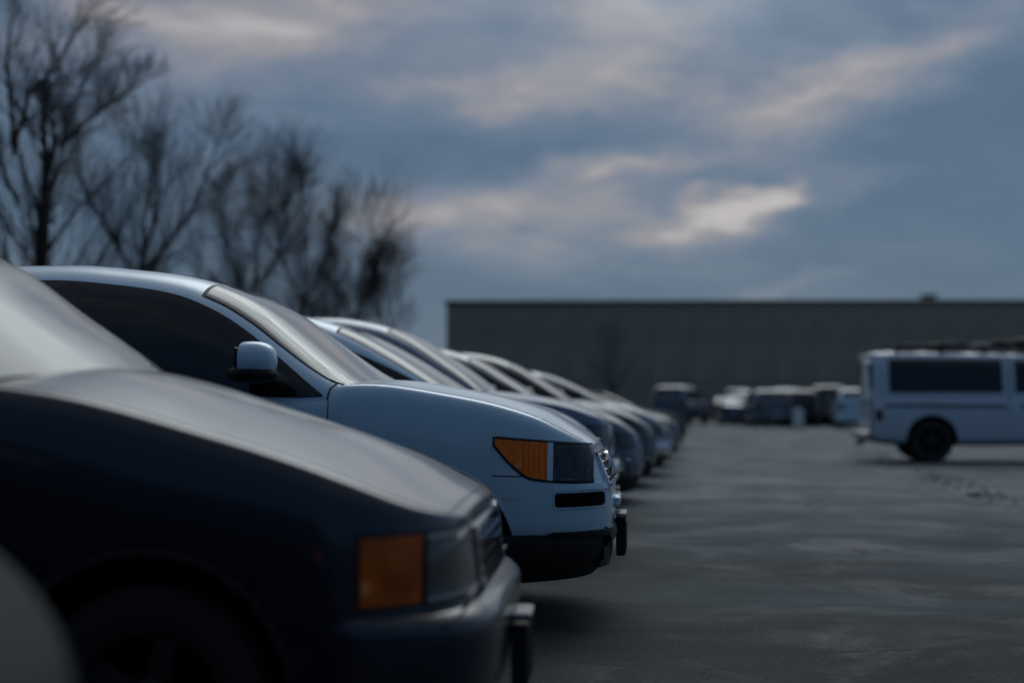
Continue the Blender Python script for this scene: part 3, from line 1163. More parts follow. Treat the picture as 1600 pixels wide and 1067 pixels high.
grass_m = simple('winter_grass', (0.055, 0.052, 0.03), 0.95, var=0.4, scale=0.8, bump=0.4)
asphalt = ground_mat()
tag(sheet('ground', -2500, 2500, -2500, 2500, -0.02, grass_m), kind='structure')
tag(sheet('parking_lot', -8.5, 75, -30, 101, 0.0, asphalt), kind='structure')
kb = MB().box((-8.6, 35.5, 0.05), (0.18, 131, 0.16), 0.03)
tag(kb.build('kerb', simple('concrete_kerb', (0.24, 0.24, 0.23), 0.9, bump=0.2)), kind='structure')


# ------------------------------------------------------------------ vehicles
P_PALE = paint('pale_blue_white_paint', (0.48, 0.69, 0.84), 0.34, 0.05, 0.12)
P_NAVY = paint('navy_paint', (0.0026, 0.005, 0.018), 0.30, 0.0, 0.02, 0.55)
P_SILVER = paint('silver_paint', (0.26, 0.31, 0.35), 0.35, 0.35, 0.25)
P_GREY = paint('blue_grey_paint', (0.085, 0.125, 0.17), 0.35, 0.3, 0.2)
P_BLUE = paint('steel_blue_paint', (0.09, 0.15, 0.23), 0.32, 0.3, 0.15)
P_DARK = paint('charcoal_paint', (0.025, 0.03, 0.035), 0.32, 0.2, 0.15)
P_WHITE = paint('white_paint', (0.46, 0.56, 0.68), 0.4, 0.0, 0.25)
P_SAGE = paint('sage_grey_paint', (0.022, 0.030, 0.032), 0.7, 0.0, 0.1, 0.0)
for _n in P_SAGE.node_tree.nodes:
    if _n.type == 'BSDF_PRINCIPLED':
        _n.inputs['Specular IOR Level'].default_value = 0.12      # dull, chalky old paint
P_TEAL = paint('dark_teal_paint', (0.03, 0.055, 0.06), 0.35, 0.2, 0.15)
P_MAROON = paint('dark_maroon_paint', (0.06, 0.015, 0.018), 0.35, 0.2, 0.15)

# ---- the pale SUV in focus
hp_lo = pchip([(0.150, 0.725), (0.435, 0.752), (0.53, 0.818), (0.615, 0.915)])
hp_hi = pchip([(0.150, 0.905), (0.19, 0.910), (0.34, 0.925), (0.615, 0.950)])


SUV = dict(
    L=4.95, W=0.92, nl=0.62, np=2.0, nr=3.6, edge=0.94,
    top=[(0, 0.885), (0.07, 0.915), (0.22, 0.985), (0.38, 1.050), (0.84, 1.155), (1.25, 1.207), (1.36, 1.205), (1.45, 1.155), (1.58, 1.150), (2.3, 1.19), (3.5, 1.235), (4.95, 1.22)],
    crown=[(0, 0.015), (0.3, 0.03), (1.2, 0.035), (1.7, 0.0), (4.95, 0.0)],
    bot=[(0, 0.45), (0.3, 0.44), (0.55, 0.43), (1.4, 0.34), (4.2, 0.34), (4.95, 0.45)],
    nosep=[(0.2, -0.04), (0.45, -0.005), (0.60, 0.0), (0.70, -0.01), (0.80, -0.045), (0.90, -0.085), (1.0, -0.10), (1.2, -0.11)],
    gtop=[(1.17, 1.14), (1.30, 1.195), (1.43, 1.265), (1.55, 1.345), (1.71, 1.470), (1.88, 1.605), (2.05, 1.705), (2.28, 1.785), (2.55, 1.825), (2.92, 1.855), (3.6, 1.85), (4.3, 1.80), (4.55, 1.70), (4.8, 1.40), (4.93, 1.2)],
    qh=2.12, tp=0.80, gn=5.0, tum=0.20, bow=0.08, gw=0.985, gb=0.09, winlo=-0.008, flat=0.055,
    wintop=[(1.40, 1.105), (1.43, 1.130), (1.55, 1.222), (1.71, 1.350), (1.88, 1.478), (2.05, 1.580), (2.28, 1.668), (2.55, 1.712), (2.92, 1.742), (3.6, 1.74), (4.3, 1.70), (4.6, 1.5)],
    windows=[(1.40, 3.55), (3.62, 4.30)], qr=(4.62, 4.85),
    wheels=[0.95, 3.80], rw=0.365, rarch=0.435, seams=[1.43, 2.64, 3.58], doors=[(1.43, 2.64), (2.64, 3.58)],
    mirror=(1.76, 1.315), mirror_size=(0.115, 0.115, 0.095), hood0=0.10)


def build_suv():
    c = Car('parked_suv', SUV, (-0.425, 7.72, 0), math.radians(2.2), P_PALE,
            'pale blue-white SUV with amber-cornered headlamp, in sharp focus in the row of parked cars', 'car', 'cars parked in the row', 1.35)
    c.wheels()
    c.valance(0.19)
    c.tail()
    hood_lines(c, 0.10, cross=False)
    c.seams([[(1.43, z) for z in np.linspace(0.36, 1.16, 24)], [(2.64, z) for z in np.linspace(0.36, 1.19, 16)], [(3.58, z) for z in np.linspace(0.4, 1.2, 16)],
             [(q, 0.762 + 0.02 * (q - .44)) for q in np.linspace(0.44, 0.62, 10)],
             ])
    # joint at the foot of the pillar, curling on to the wing
    for s in (-1, 1):
        pts = []
        for q, z in ((1.435, 1.13), (1.432, 1.16), (1.424, 1.185), (1.405, 1.205), (1.375, 1.222), (1.34, 1.232)):
            hh = [x_ for x_ in (c.cast_side(q, z, s, c.gbvh), c.cast_side(q, z, s)) if x_]
            h = max(hh, key=lambda k_: abs(k_[0].y)) if hh else None
            if h:
                pts.append(h[0] + h[1] * 0.001)
        if len(pts) > 1:
            c.tube_on('panel_joint', pts, 0.005, MT['trim'])
    for s in (-1, 1):
        # mirror sail behind the glass corner
        lamp = empty('headlamp', (0, 0, 0))
        lamp.parent = c.root
        qs = np.linspace(0.150, 0.613, 34)
        top_ = lambda q: float(hp_hi(q)) - 0.002
        bot_ = lambda q: float(hp_lo(q)) + 0.002
        c.side_panel('lamp_bowl', np.linspace(0.153, 0.338, 16), bot_, top_, s, 0.0015, MT['lamp_dark'], lamp, 8, 0.0)
        c.side_panel('clear_lens', np.linspace(0.153, 0.338, 16), bot_, top_, s, 0.011, MT['clear_lens'], lamp, 8, 0.012)
        c.side_panel('amber_lens', np.linspace(0.364, 0.610, 20), bot_, top_, s, 0.007, MT['amber_solid'], lamp, 8, 0.012)
        c.side_panel('lamp_divider', np.linspace(0.338, 0.364, 4), bot_, top_, s, 0.009, P_PALE, lamp, 8, 0.03)
        for qd in (0.337, 0.366):
            pts = [c.cast_side(qd, z, s) for z in np.linspace(float(hp_lo(qd)) + .002, float(hp_hi(qd)) - .002, 8)]
            MB().tube([p[0] + p[1] * 0.004 for p in pts], 0.0032, 5).build('lamp_edge', MT['trim'], lamp)
        # black seal round the lamp
        loop = [(q, float(hp_lo(q))) for q in qs] + [(q, float(hp_hi(q))) for q in qs[::-1]]
        loop.append(loop[0])
        pts = []
        for q, z in loop:
            h = c.cast_side(q, z, s)
            if h:
                pts.append(h[0] + h[1] * 0.001)
        MB().tube(pts, 0.0088, 6).build('lamp_seal', MT['trim'], lamp)
        # moulded ribs, the bright orange corner and the reflector pieces
        for qd in (0.375, 0.40, 0.425, 0.45, 0.475):
            pts = [c.cast_side(qd, z, s) for z in np.linspace(float(hp_lo(qd)) + .02, float(hp_hi(qd)) - .015, 6)]
            MB().tube([p[0] + p[1] * 0.0055 for p in pts], 0.004, 5).build('lens_rib', MT['amber_deep'], lamp)
        c.side_panel('orange_reflector', np.linspace(0.483, 0.512, 5), lambda q: 0.803, lambda q: 0.803 + 0.052 * (1 - abs(q - 0.492) / 0.022), s, 0.0085, MT['orange_reflex'], lamp, 4, 0.004)
        for (q0, q1, z0, z1) in ((0.175, 0.181, 0.745, 0.80), (0.255, 0.262, 0.826, 0.834), (0.225, 0.230, 0.82, 0.827), (0.24, 0.322, 0.742, 0.746), (0.19, 0.32, 0.900, 0.903)):
            c.side_panel('reflector_facet', np.linspace(q0, q1, 4), lambda q: z0, lambda q: z1, s, 0.006, MT['reflector'], lamp, 2, 0.002)
        pts = []
        for k in range(17):
            a = 2 * PI * k / 16
            h = c.cast_side(0.272 + 0.045 * math.cos(a), 0.825 + 0.055 * math.sin(a), s)
            pts.append(h[0] + h[1] * 0.004)
        MB().tube(pts, 0.003, 5).build('bulb_ring', MT['lamp_solid'], lamp)
        # bumper shoulder and the slot in it
        rd = lambda q: 0.014 * (1 - math.sqrt(max(0.0, 1 - max(0.0, 1 - min(q - 0.095, 0.325 - q) / 0.014)**2)))
        c.side_panel('slot_recess', np.concatenate([np.linspace(0.095, 0.109, 5), np.linspace(0.115, 0.305, 12), np.linspace(0.311, 0.325, 5)]), lambda q: 0.612 + rd(q), lambda q: 0.678 - rd(q), s, 0.0045, MT['void'], None, 4, 0.03)
        pts = []
        for q, z in [(q, 0.606) for q in np.linspace(0.09, 0.33, 12)] + [(0.332, z) for z in np.linspace(0.61, 0.68, 5)] + [(q, 0.684) for q in np.linspace(0.33, 0.09, 12)] + [(0.088, z) for z in np.linspace(0.68, 0.606, 5)]:
            h = c.cast_side(q, z, s)
            if h:
                pts.append(h[0] + h[1] * 0.001)
        MB().tube(pts, 0.005, 5).build('slot_rim', P_PALE, c.root)
    # bumper skin: a proud band whose top edge catches the light
    wtop = lambda a: 0.722 + 0.0 * a
    c.wrap_panel('bumper', -1.0, 1.0, lambda a: 0.692, lambda a: 0.722, lambda a, j: 0.012 * max(0.0, 1 - (abs(a) / 1.0)**4) + 0.001, P_PALE, None, 60, 3, 0.02)
    # black lower lip rising towards the middle
    c.wrap_panel('lower_lip', -1.12, 1.12, lambda a: 0.425, lambda a: 0.432 + 0.058 * min(1.0, max(0.0, (1.12 - abs(a)) / 0.16)), lambda a, j: 0.008 + 0.012 * math.sin(PI * j), MT['black'], None, 70, 4, 0.03)
    c.wrap_panel('lower_intake', -0.62, 0.62, lambda a: 0.30, lambda a: 0.40, -0.02, MT['black'], None, 24, 3, 0.03)
    # grille: dark opening with chrome bars
    gw = 0.56
    c.wrap_panel('grille_opening', -gw, gw, lambda a: 0.70 + 0.02 * abs(a), lambda a: 0.868, 0.003, MT['black'], None, 36, 6, 0.03)
    for zc in (0.858, 0.823, 0.785, 0.745, 0.708):
        c.wrap_panel('grille_bar', -gw + 0.005, gw - 0.005, lambda a: zc - 0.0045, lambda a: zc + 0.0045, 0.020, MT['chrome'], None, 36, 1, 0.035)
    for s in (-1, 1):
        c.wrap_panel('grille_frame', s * (gw - 0.012), s * (gw + 0.004), lambda a: 0.71, lambda a: 0.868, 0.020, MT['chrome'], None, 2, 6, 0.03)
    c.wrap_panel('emblem', -0.075, 0.075, lambda a: 0.79 - 0.07 * math.sqrt(max(0, 1 - (a / 0.076)**2)), lambda a: 0.79 + 0.07 * math.sqrt(max(0, 1 - (a / 0.076)**2)), 0.030, MT['chrome'], None, 14, 4, 0.03)
    # plate on its bracket
    MB().box((-0.022, 0, 0.415), (0.05, 0.33, 0.21), 0.006).build('plate_bracket', MT['black'], c.root)
    MB().box((0.005, 0, 0.415), (0.006, 0.305, 0.155), 0.002).build('number_plate', MT['plate'], c.root)
    MB().box((-0.022, 0, 0.526), (0.06, 0.30, 0.012), 0.004).build('bracket_cap', MT['plate_pale'], c.root)
    MB().box((-0.055, 0, 0.60), (0.06, 0.46, 0.06), 0.012).build('bumper_pad', P_PALE, c.root)
    for s in (-1, 1):
        for qd in (2.50, 3.45):
            h = c.cast_side(qd, 0.98, s)
            MB().tube([h[0] + Vector((0.09, 0, 0)), h[0] + Vector((0.07, s * .035, 0)), h[0] + Vector((-0.07, s * .035, 0.003)), h[0] + Vector((-0.09, 0, 0.003))], 0.014, 8).build('door_handle', P_PALE, c.root)
    return c


build_suv()

# ---- the navy minivan in front
NAVY = dict(
    L=4.75, W=0.90, nl=0.46, np=2.0, nr=3.5, edge=0.955,
    top=[(0, 0.785), (0.05, 0.805), (0.17, 0.842), (0.37, 0.915), (0.74, 1.025), (1.24, 1.145), (1.6, 1.18), (4.75, 1.15)],
    crown=[(0, 0.012), (0.15, 0.022), (0.48, 0.042), (0.85, 0.062), (1.25, 0.085), (1.8, 0.05), (4.75, 0.0)],
    bot=[(0, 0.30), (0.4, 0.27), (1.2, 0.24), (4.0, 0.24), (4.75, 0.35)],
    nosep=[(0.2, -0.06), (0.42, -0.01), (0.50, 0.0), (0.56, -0.03), (0.60, -0.045), (0.75, -0.06), (0.85, -0.075), (1.2, -0.09)],
    gtop=[(1.38, 1.22), (1.53, 1.295), (1.72, 1.445), (1.91, 1.60), (2.16, 1.71), (2.5, 1.76), (3.2, 1.76), (4.3, 1.72), (4.5, 1.5), (4.7, 1.15)],
    qh=2.2, tp=0.80, gn=5.0, tum=0.22, bow=0.20, flat=0.07, arch_mat='trim', windows=[(1.7, 2.55), (2.6, 3.6), (3.66, 4.35)], qr=(4.45, 4.6),
    wheels=[0.93, 3.75], rw=0.325, rarch=0.385, seams=[1.40, 2.55], doors=[(1.40, 2.55), (2.55, 3.6)],
    mirror=(1.75, 1.28), hood0=0.07, mirror_mat='black')


def build_navy():
    c = Car('parked_minivan', NAVY, (-0.565, 4.47, 0), math.radians(4), P_NAVY,
            'dark navy minivan with square amber corner lamp, blurred in the foreground', 'car', 'cars parked in the row', 1.2, 'screen_pale')
    c.wheels()
    c.tail()
    hood_lines(c, 0.07)
    c.seams([[(1.40, z) for z in np.linspace(0.28, 1.12, 20)], [(2.55, z) for z in np.linspace(0.28, 1.14, 14)]])
    for s in (-1, 1):
        z0, z1 = 0.598, 0.770
        rg = lambda a, b, n: np.linspace(a, b, n + 1)
        c.side_panel('headlamp_surround', rg(0.052, 0.385, 26), lambda q: z0 - .012, lambda q: z1 + .012, s, 0.004, MT['trim'], None, 6, 0.03)
        hl = c.side_panel('headlamp', rg(0.060, 0.220, 14), lambda q: z0, lambda q: z1, s, 0.012, MT['lamp_solid'], None, 6, 0.03)
        c.side_panel('headlamp_rim', rg(0.060, 0.220, 14), lambda q: z1 - 0.012, lambda q: z1, s, 0.016, MT['reflector'], hl, 1, 0.03)
        c.side_panel('headlamp_rim', rg(0.060, 0.220, 14), lambda q: z0, lambda q: z0 + 0.010, s, 0.016, MT['reflector'], hl, 1, 0.03)
        ts_ = c.side_panel('turn_signal', rg(0.233, 0.372, 14), lambda q: z0, lambda q: z1, s, 0.012, MT['amber_dull'], None, 6, 0.03)
        c.side_panel('orange_reflector', rg(0.352, 0.369, 3), lambda q: z0 + .03, lambda q: z0 + .065, s, 0.016, MT['orange_reflex'], ts_, 3, 0.02)
    g0, g1 = 0.580, 0.745
    c.wrap_panel('grille_opening', -0.42, 0.42, lambda a: g0, lambda a: g1, 0.004, MT['black'], None, 30, 5, 0.03)
    for i in range(4):
        zc = g0 + 0.022 + 0.041 * i
        c.wrap_panel('grille_bar', -0.41, 0.41, lambda a: zc - 0.010, lambda a: zc + 0.010, 0.022, MT['chrome'], None, 30, 1, 0.035)
    for s in (-1, 1):
        c.wrap_panel('grille_frame', s * 0.41, s * 0.43, lambda a: g0, lambda a: g1, 0.024, MT['chrome'], None, 2, 5, 0.03)
    c.wrap_panel('grille_frame', -0.43, 0.43, lambda a: g1, lambda a: g1 + 0.02, 0.022, MT['chrome'], None, 30, 1, 0.03)
    # bumper with a broad shelf that catches the sky
    P = []
    al = np.linspace(-1.2, 1.2, 61)
    prof = [(0.575, -0.02), (0.565, 0.015), (0.553, 0.028), (0.540, 0.042), (0.520, 0.047), (0.46, 0.047), (0.38, 0.042), (0.31, 0.03), (0.27, 0.0)]
    for a, (p, n) in zip(al, c.wrap_pts(al)):
        k = 1.0 if abs(a) < 0.75 else max(0.05, 1 - (abs(a) - 0.75) / 0.42)
        P.append([(p + n * (o * k - 0.01) + Vector((0, 0, z)), n) for z, o in prof])
    c.grid('bumper', P, P_NAVY, None, 0.0, True, 60)
    MB().box((0.010, 0, 0.35), (0.02, 0.32, 0.17), 0.006).build('number_plate', MT['plate'], c.root)
    MB().box((-0.005, 0, 0.352), (0.05, 0.34, 0.20), 0.006).build('plate_bracket', MT['black'], c.root)
    MB().box((-0.005, 0, 0.462), (0.065, 0.20, 0.022), 0.006).build('bracket_cap', MT['plate_pale'], c.root)

build_navy()


# ---- generic shapes for the rest
def shape(kind, **kw):
    if kind == 'sedan':
        d = dict(L=4.7, W=0.88, nl=0.5, edge=0.93,
                 top=[(0, 0.64), (0.06, 0.69), (0.25, 0.76), (0.7, 0.85), (1.25, 0.92), (2.0, 0.93), (3.6, 0.97), (4.4, 0.98), (4.7, 0.92)],
                 crown=[(0, 0.015), (0.3, 0.04), (1.2, 0.05), (1.7, 0.0), (3.6, 0.0), (3.9, 0.04), (4.7, 0.02)],
                 bot=[(0, 0.27), (0.4, 0.24), (1.2, 0.21), (4.0, 0.22), (4.7, 0.30)],
                 nosep=[(0.2, -0.03), (0.45, 0.0), (0.55, -0.01), (0.7, -0.06), (0.9, -0.1)],
                 gtop=[(1.15, 0.93), (1.4, 1.04), (1.75, 1.22), (2.05, 1.34), (2.4, 1.41), (2.9, 1.425), (3.35, 1.38), (3.7, 1.24), (4.05, 1.05), (4.2, 0.97)],
                 qh=2.1, tp=0.85, windows=[(1.5, 2.55), (2.6, 3.45)], qr=(3.45, 4.1), wheels=[0.92, 3.62], rw=0.31, rarch=0.365,
                 seams=[1.42, 2.57], doors=[(1.42, 2.57), (2.57, 3.45)], mirror=(1.75, 1.02), mirror_size=(0.07, 0.09, 0.06), hood0=0.07)
    elif kind == 'minivan':
        d = dict(L=4.85, W=0.92, nl=0.55, edge=0.93,
                 top=[(0, 0.76), (0.06, 0.80), (0.25, 0.90), (0.6, 1.01), (1.05, 1.09), (2.0, 1.12), (4.85, 1.12)],
                 crown=[(0, 0.015), (0.3, 0.05), (1.1, 0.06), (1.6, 0.0), (4.85, 0.0)],
                 bot=[(0, 0.30), (0.4, 0.27), (1.2, 0.24), (4.0, 0.24), (4.85, 0.33)],
                 nosep=[(0.2, -0.03), (0.5, 0.0), (0.65, -0.02), (0.85, -0.08), (1.1, -0.1)],
                 gtop=[(0.98, 1.12), (1.2, 1.23), (1.5, 1.41), (1.8, 1.56), (2.1, 1.65), (2.6, 1.70), (3.4, 1.71), (4.3, 1.67), (4.6, 1.5), (4.8, 1.15)],
                 qh=1.95, tp=0.85, windows=[(1.35, 2.4), (2.45, 3.45), (3.5, 4.35)], qr=(4.45, 4.7), wheels=[0.95, 3.9], rw=0.33, rarch=0.39,
                 seams=[1.38, 2.42], doors=[(1.38, 2.42), (2.42, 3.47)], mirror=(1.7, 1.22), hood0=0.09)
    else:      # high 'suv'
        d = dict(L=4.8, W=0.93, nl=0.45, edge=0.945, nr=4.2,
                 top=[(0, 0.92), (0.05, 0.96), (0.15, 1.00), (0.4, 1.08), (0.74, 1.14), (1.3, 1.20), (1.6, 1.22), (4.8, 1.2)],
                 crown=[(0, 0.015), (0.3, 0.03), (1.2, 0.04), (1.8, 0.0), (4.8, 0.0)],
                 bot=[(0, 0.40), (0.4, 0.38), (1.2, 0.34), (4.0, 0.34), (4.8, 0.42)],
                 nosep=[(0.2, -0.03), (0.55, 0.0), (0.7, -0.02), (0.9, -0.04), (1.1, -0.07)],
                 gtop=[(1.20, 1.24), (1.36, 1.33), (1.64, 1.53), (1.94, 1.725), (2.23, 1.85), (2.7, 1.92), (3.5, 1.925), (4.3, 1.88), (4.6, 1.6), (4.78, 1.25)],
                 qh=2.1, tp=0.95, wf=0.76, windows=[(1.55, 2.6), (2.65, 3.5), (3.56, 4.3)], qr=(4.45, 4.68), wheels=[0.88, 3.7], rw=0.37, rarch=0.43,
                 seams=[1.5, 2.62], doors=[(1.5, 2.62), (2.62, 3.52)], mirror=(1.85, 1.33), mirror_size=(0.08, 0.11, 0.09), hood0=0.09)
    d.setdefault('gn', 6.5)
    d.setdefault('wf', 0.84)
    d.setdefault('bow', 0.06)
    sc = kw.pop('zs', None)
    d.update(kw)
    if sc:
        for key in ('gtop',):
            d[key] = [(q, 0.9 + (z - 0.9) * sc) for q, z in d[key]]
    return d


FR = {'sedan': dict(lamp_q=(0.12, 0.45), lamp_z=(0.55, 0.65), grille_z=(0.50, 0.60), bumper_z=(0.30, 0.48), bars=3),
      'minivan': dict(lamp_q=(0.13, 0.52), lamp_z=(0.62, 0.76), grille_z=(0.56, 0.72), bumper_z=(0.32, 0.53), bars=3),
      'suv': dict(lamp_q=(0.10, 0.40), lamp_z=(0.70, 0.89), grille_z=(0.64, 0.87), bumper_z=(0.42, 0.60), bars=4, grille_w=0.5)}


def other(kind, name, loc, rz, pm, label, lod, group='cars parked in the row', chrome_bumper=False, cat='car', screen='screen', tail=True, seams=True, **kw):
    sp = shape(kind, **kw)
    c = Car(name, sp, loc, rz, pm, label, cat, group, lod, screen)
    c.wheels()
    fr = dict(FR[kind])
    if chrome_bumper:
        fr['bumper_mat'] = MT['chrome']
        fr['bumper_off'] = 0.09
    c.front(**fr)
    if tail:
        c.tail((sp['top'][-1][1] - 0.33, sp['top'][-1][1] - 0.05))
    if seams:
        hood_lines(c, sp['hood0'])
        s0, s1 = sp['seams']
        c.seams([[(s0, z) for z in np.linspace(0.36, float(c.top(s0)) - .02, 14)], [(s1, z) for z in np.linspace(0.36, float(c.top(s1)) - .02, 14)]])
    return c


# nearest car: only the far corner of its bonnet stands in the picture
other('sedan', 'parked_car', (-0.64, 1.13, 0), 0.0, P_SAGE, 'grey-green car whose rounded nose fills the bottom left corner, most blurred', 1.0,
      top=[(0, 0.72), (0.06, 0.78), (0.25, 0.89), (0.4, 0.945), (0.7, 0.98), (1.25, 1.0), (2.0, 1.0), (3.6, 1.0), (4.4, 1.0), (4.7, 0.95)],
      gtop=[(1.15, 1.0), (1.4, 1.10), (1.75, 1.28), (2.05, 1.40), (2.4, 1.47), (2.9, 1.485), (3.35, 1.44), (3.7, 1.30), (4.05, 1.1), (4.2, 1.0)])

# cars beyond the SUV
other('minivan', 'parked_car', (-0.69, 10.72, 0), math.radians(3.5), P_PALE, 'pale silver-blue minivan directly behind the sharp SUV, its windscreen bright', 0.8, screen='screen',
      top=[(0, 0.80), (0.06, 0.86), (0.25, 0.96), (0.6, 1.06), (1.05, 1.14), (2.0, 1.17), (4.85, 1.17)],
      wf=0.78, gtop=[(1.06, 1.18), (1.28, 1.28), (1.58, 1.47), (1.88, 1.63), (2.18, 1.735), (2.7, 1.80), (3.4, 1.80), (4.3, 1.75), (4.6, 1.5), (4.8, 1.2)])
other('suv', 'parked_suv', (-0.83, 13.68, 0), math.radians(2.7), P_BLUE, 'tall steel-blue SUV with a high bonnet, second beyond the sharp SUV', 0.75, chrome_bumper=True)
other('minivan', 'parked_car', (-0.69, 16.4, 0), math.radians(4.4), P_GREY, 'grey-blue minivan just beyond the tall steel-blue SUV', 0.65,
      gtop=[(1.12, 1.12), (1.35, 1.25), (1.62, 1.42), (1.9, 1.59), (2.2, 1.70), (2.6, 1.755), (3.4, 1.76), (4.3, 1.70), (4.6, 1.5), (4.8, 1.15)])
other('minivan', 'parked_car', (-0.63, 19.45, 0), math.radians(3.0), P_TEAL, 'dark teal minivan, fourth car beyond the sharp SUV', 0.6,
      gtop=[(1.12, 1.12), (1.35, 1.25), (1.62, 1.43), (1.9, 1.60), (2.2, 1.72), (2.6, 1.78), (3.4, 1.78), (4.3, 1.69), (4.6, 1.5), (4.8, 1.15)])
other('minivan', 'parked_car', (-0.55, 22.5, 0), math.radians(4.1), P_SILVER, 'pale silver people carrier ending the taller cars of the row', 0.55, chrome_bumper=True,
      gtop=[(0.98, 1.12), (1.2, 1.22), (1.5, 1.38), (1.8, 1.51), (2.1, 1.59), (2.6, 1.64), (3.4, 1.65), (4.3, 1.61), (4.6, 1.45), (4.8, 1.15)])
other('sedan', 'parked_car', (-0.53, 25.5, 0), math.radians(2.3), P_GREY, 'low grey saloon with bright bonnet past the pale people carrier', 0.5)
other('sedan', 'parked_car', (-0.48, 29.0, 0), math.radians(4.4), P_DARK, 'low charcoal saloon, second of the low cars ending the row', 0.5)
other('sedan', 'parked_car', (-0.58, 32.6, 0), math.radians(4.5), P_GREY, 'blue-grey saloon, third of the low cars ending the row', 0.45)
other('sedan', 'parked_car', (-0.45, 36.4, 0), math.radians(2.4), P_SAGE, 'sage grey saloon at the far end of the left row', 0.45)


# cars far away in the lot
def far(kind, px, depth, face_deg, pm, label, **kw):
    p = at_depth(px, depth)
    L = shape(kind)['L']
    a = math.radians(face_deg)
    d = Vector((math.cos(a), math.sin(a), 0))
    loc = p + d * (L / 2)
    return other(kind, 'distant_car', (loc.x, loc.y, 0), a, pm, label, 0.4, 'cars far off in front of the building', seams=False, **kw)


far('suv', 1063, 70, 75, P_GREY, 'blue-grey SUV seen from behind, alone at the end of the aisle')
far('sedan', 1133, 84, 96, P_MAROON, 'small dark saloon just right of the lone rear-facing SUV')
far('minivan', 1168, 76, 93, P_SILVER, 'silver minivan, leftmost pale vehicle of the distant group')
far('sedan', 1150, 72, 94, P_BLUE, 'low steel-blue saloon at the left front of the distant group')
far('sedan', 1218, 71, 93, P_TEAL, 'low dark teal saloon beside the foremost grey minivan')
far('minivan', 1316, 73, 92, P_GREY, 'blue-grey minivan between the dark SUV and the pale blue minivan')
far('suv', 1150, 86, 92, P_GREY, 'grey SUV at the back left of the distant group')
far('minivan', 1188, 90, 90, P_TEAL, 'dark teal minivan furthest back in the distant group, seen from behind')
far('sedan', 1264, 74, 94, P_SILVER, 'low silver saloon between the navy minivan and the dark SUV')
far('minivan', 1196, 66, 96, P_GREY, 'grey minivan in front of the distant group, left of the navy minivan')
far('suv', 1222, 82, 94, P_BLUE, 'steel-blue SUV standing right behind the foremost grey minivan')
far('minivan', 1243, 67, 92, P_NAVY, 'navy minivan with the small white board before it')
far('suv', 1286, 69, 95, P_DARK, 'dark SUV in the distant group, right of the white board')
far('suv', 1304, 82, 91, P_WHITE, 'white SUV standing behind the dark SUV in the distant group')
far('minivan', 1336, 62, 88, P_PALE, 'pale blue minivan partly hidden behind the rear of the white van')

# small white board standing before the navy saloon
p = at_depth(1247, 61.5)
V = []
prof = [(-0.22, 0.0), (-0.22, 0.62), (-0.19, 0.74), (-0.11, 0.82), (0, 0.85), (0.11, 0.82), (0.19, 0.74), (0.22, 0.62), (0.22, 0.0)]
n_ = len(prof)
for y in (-0.04, 0.04):
    V += [(x, y, z) for x, z in prof]
Fc = [tuple(range(n_)), tuple(range(2 * n_ - 1, n_ - 1, -1))] + [(i, (i + 1) % n_, n_ + (i + 1) % n_, n_ + i) for i in range(n_)]
wb = empty('standing_board', p, YAW)
tag(wb, 'small white round-topped board standing in front of the navy minivan', 'board')
mk('board', V, Fc, simple('white_board', (0.72, 0.74, 0.76), 0.5), wb, False, (0, 0, 0.05))
MB().box((0, 0, 0.025), (0.5, 0.3, 0.05), 0.01).build('foot', MT['black'], wb)


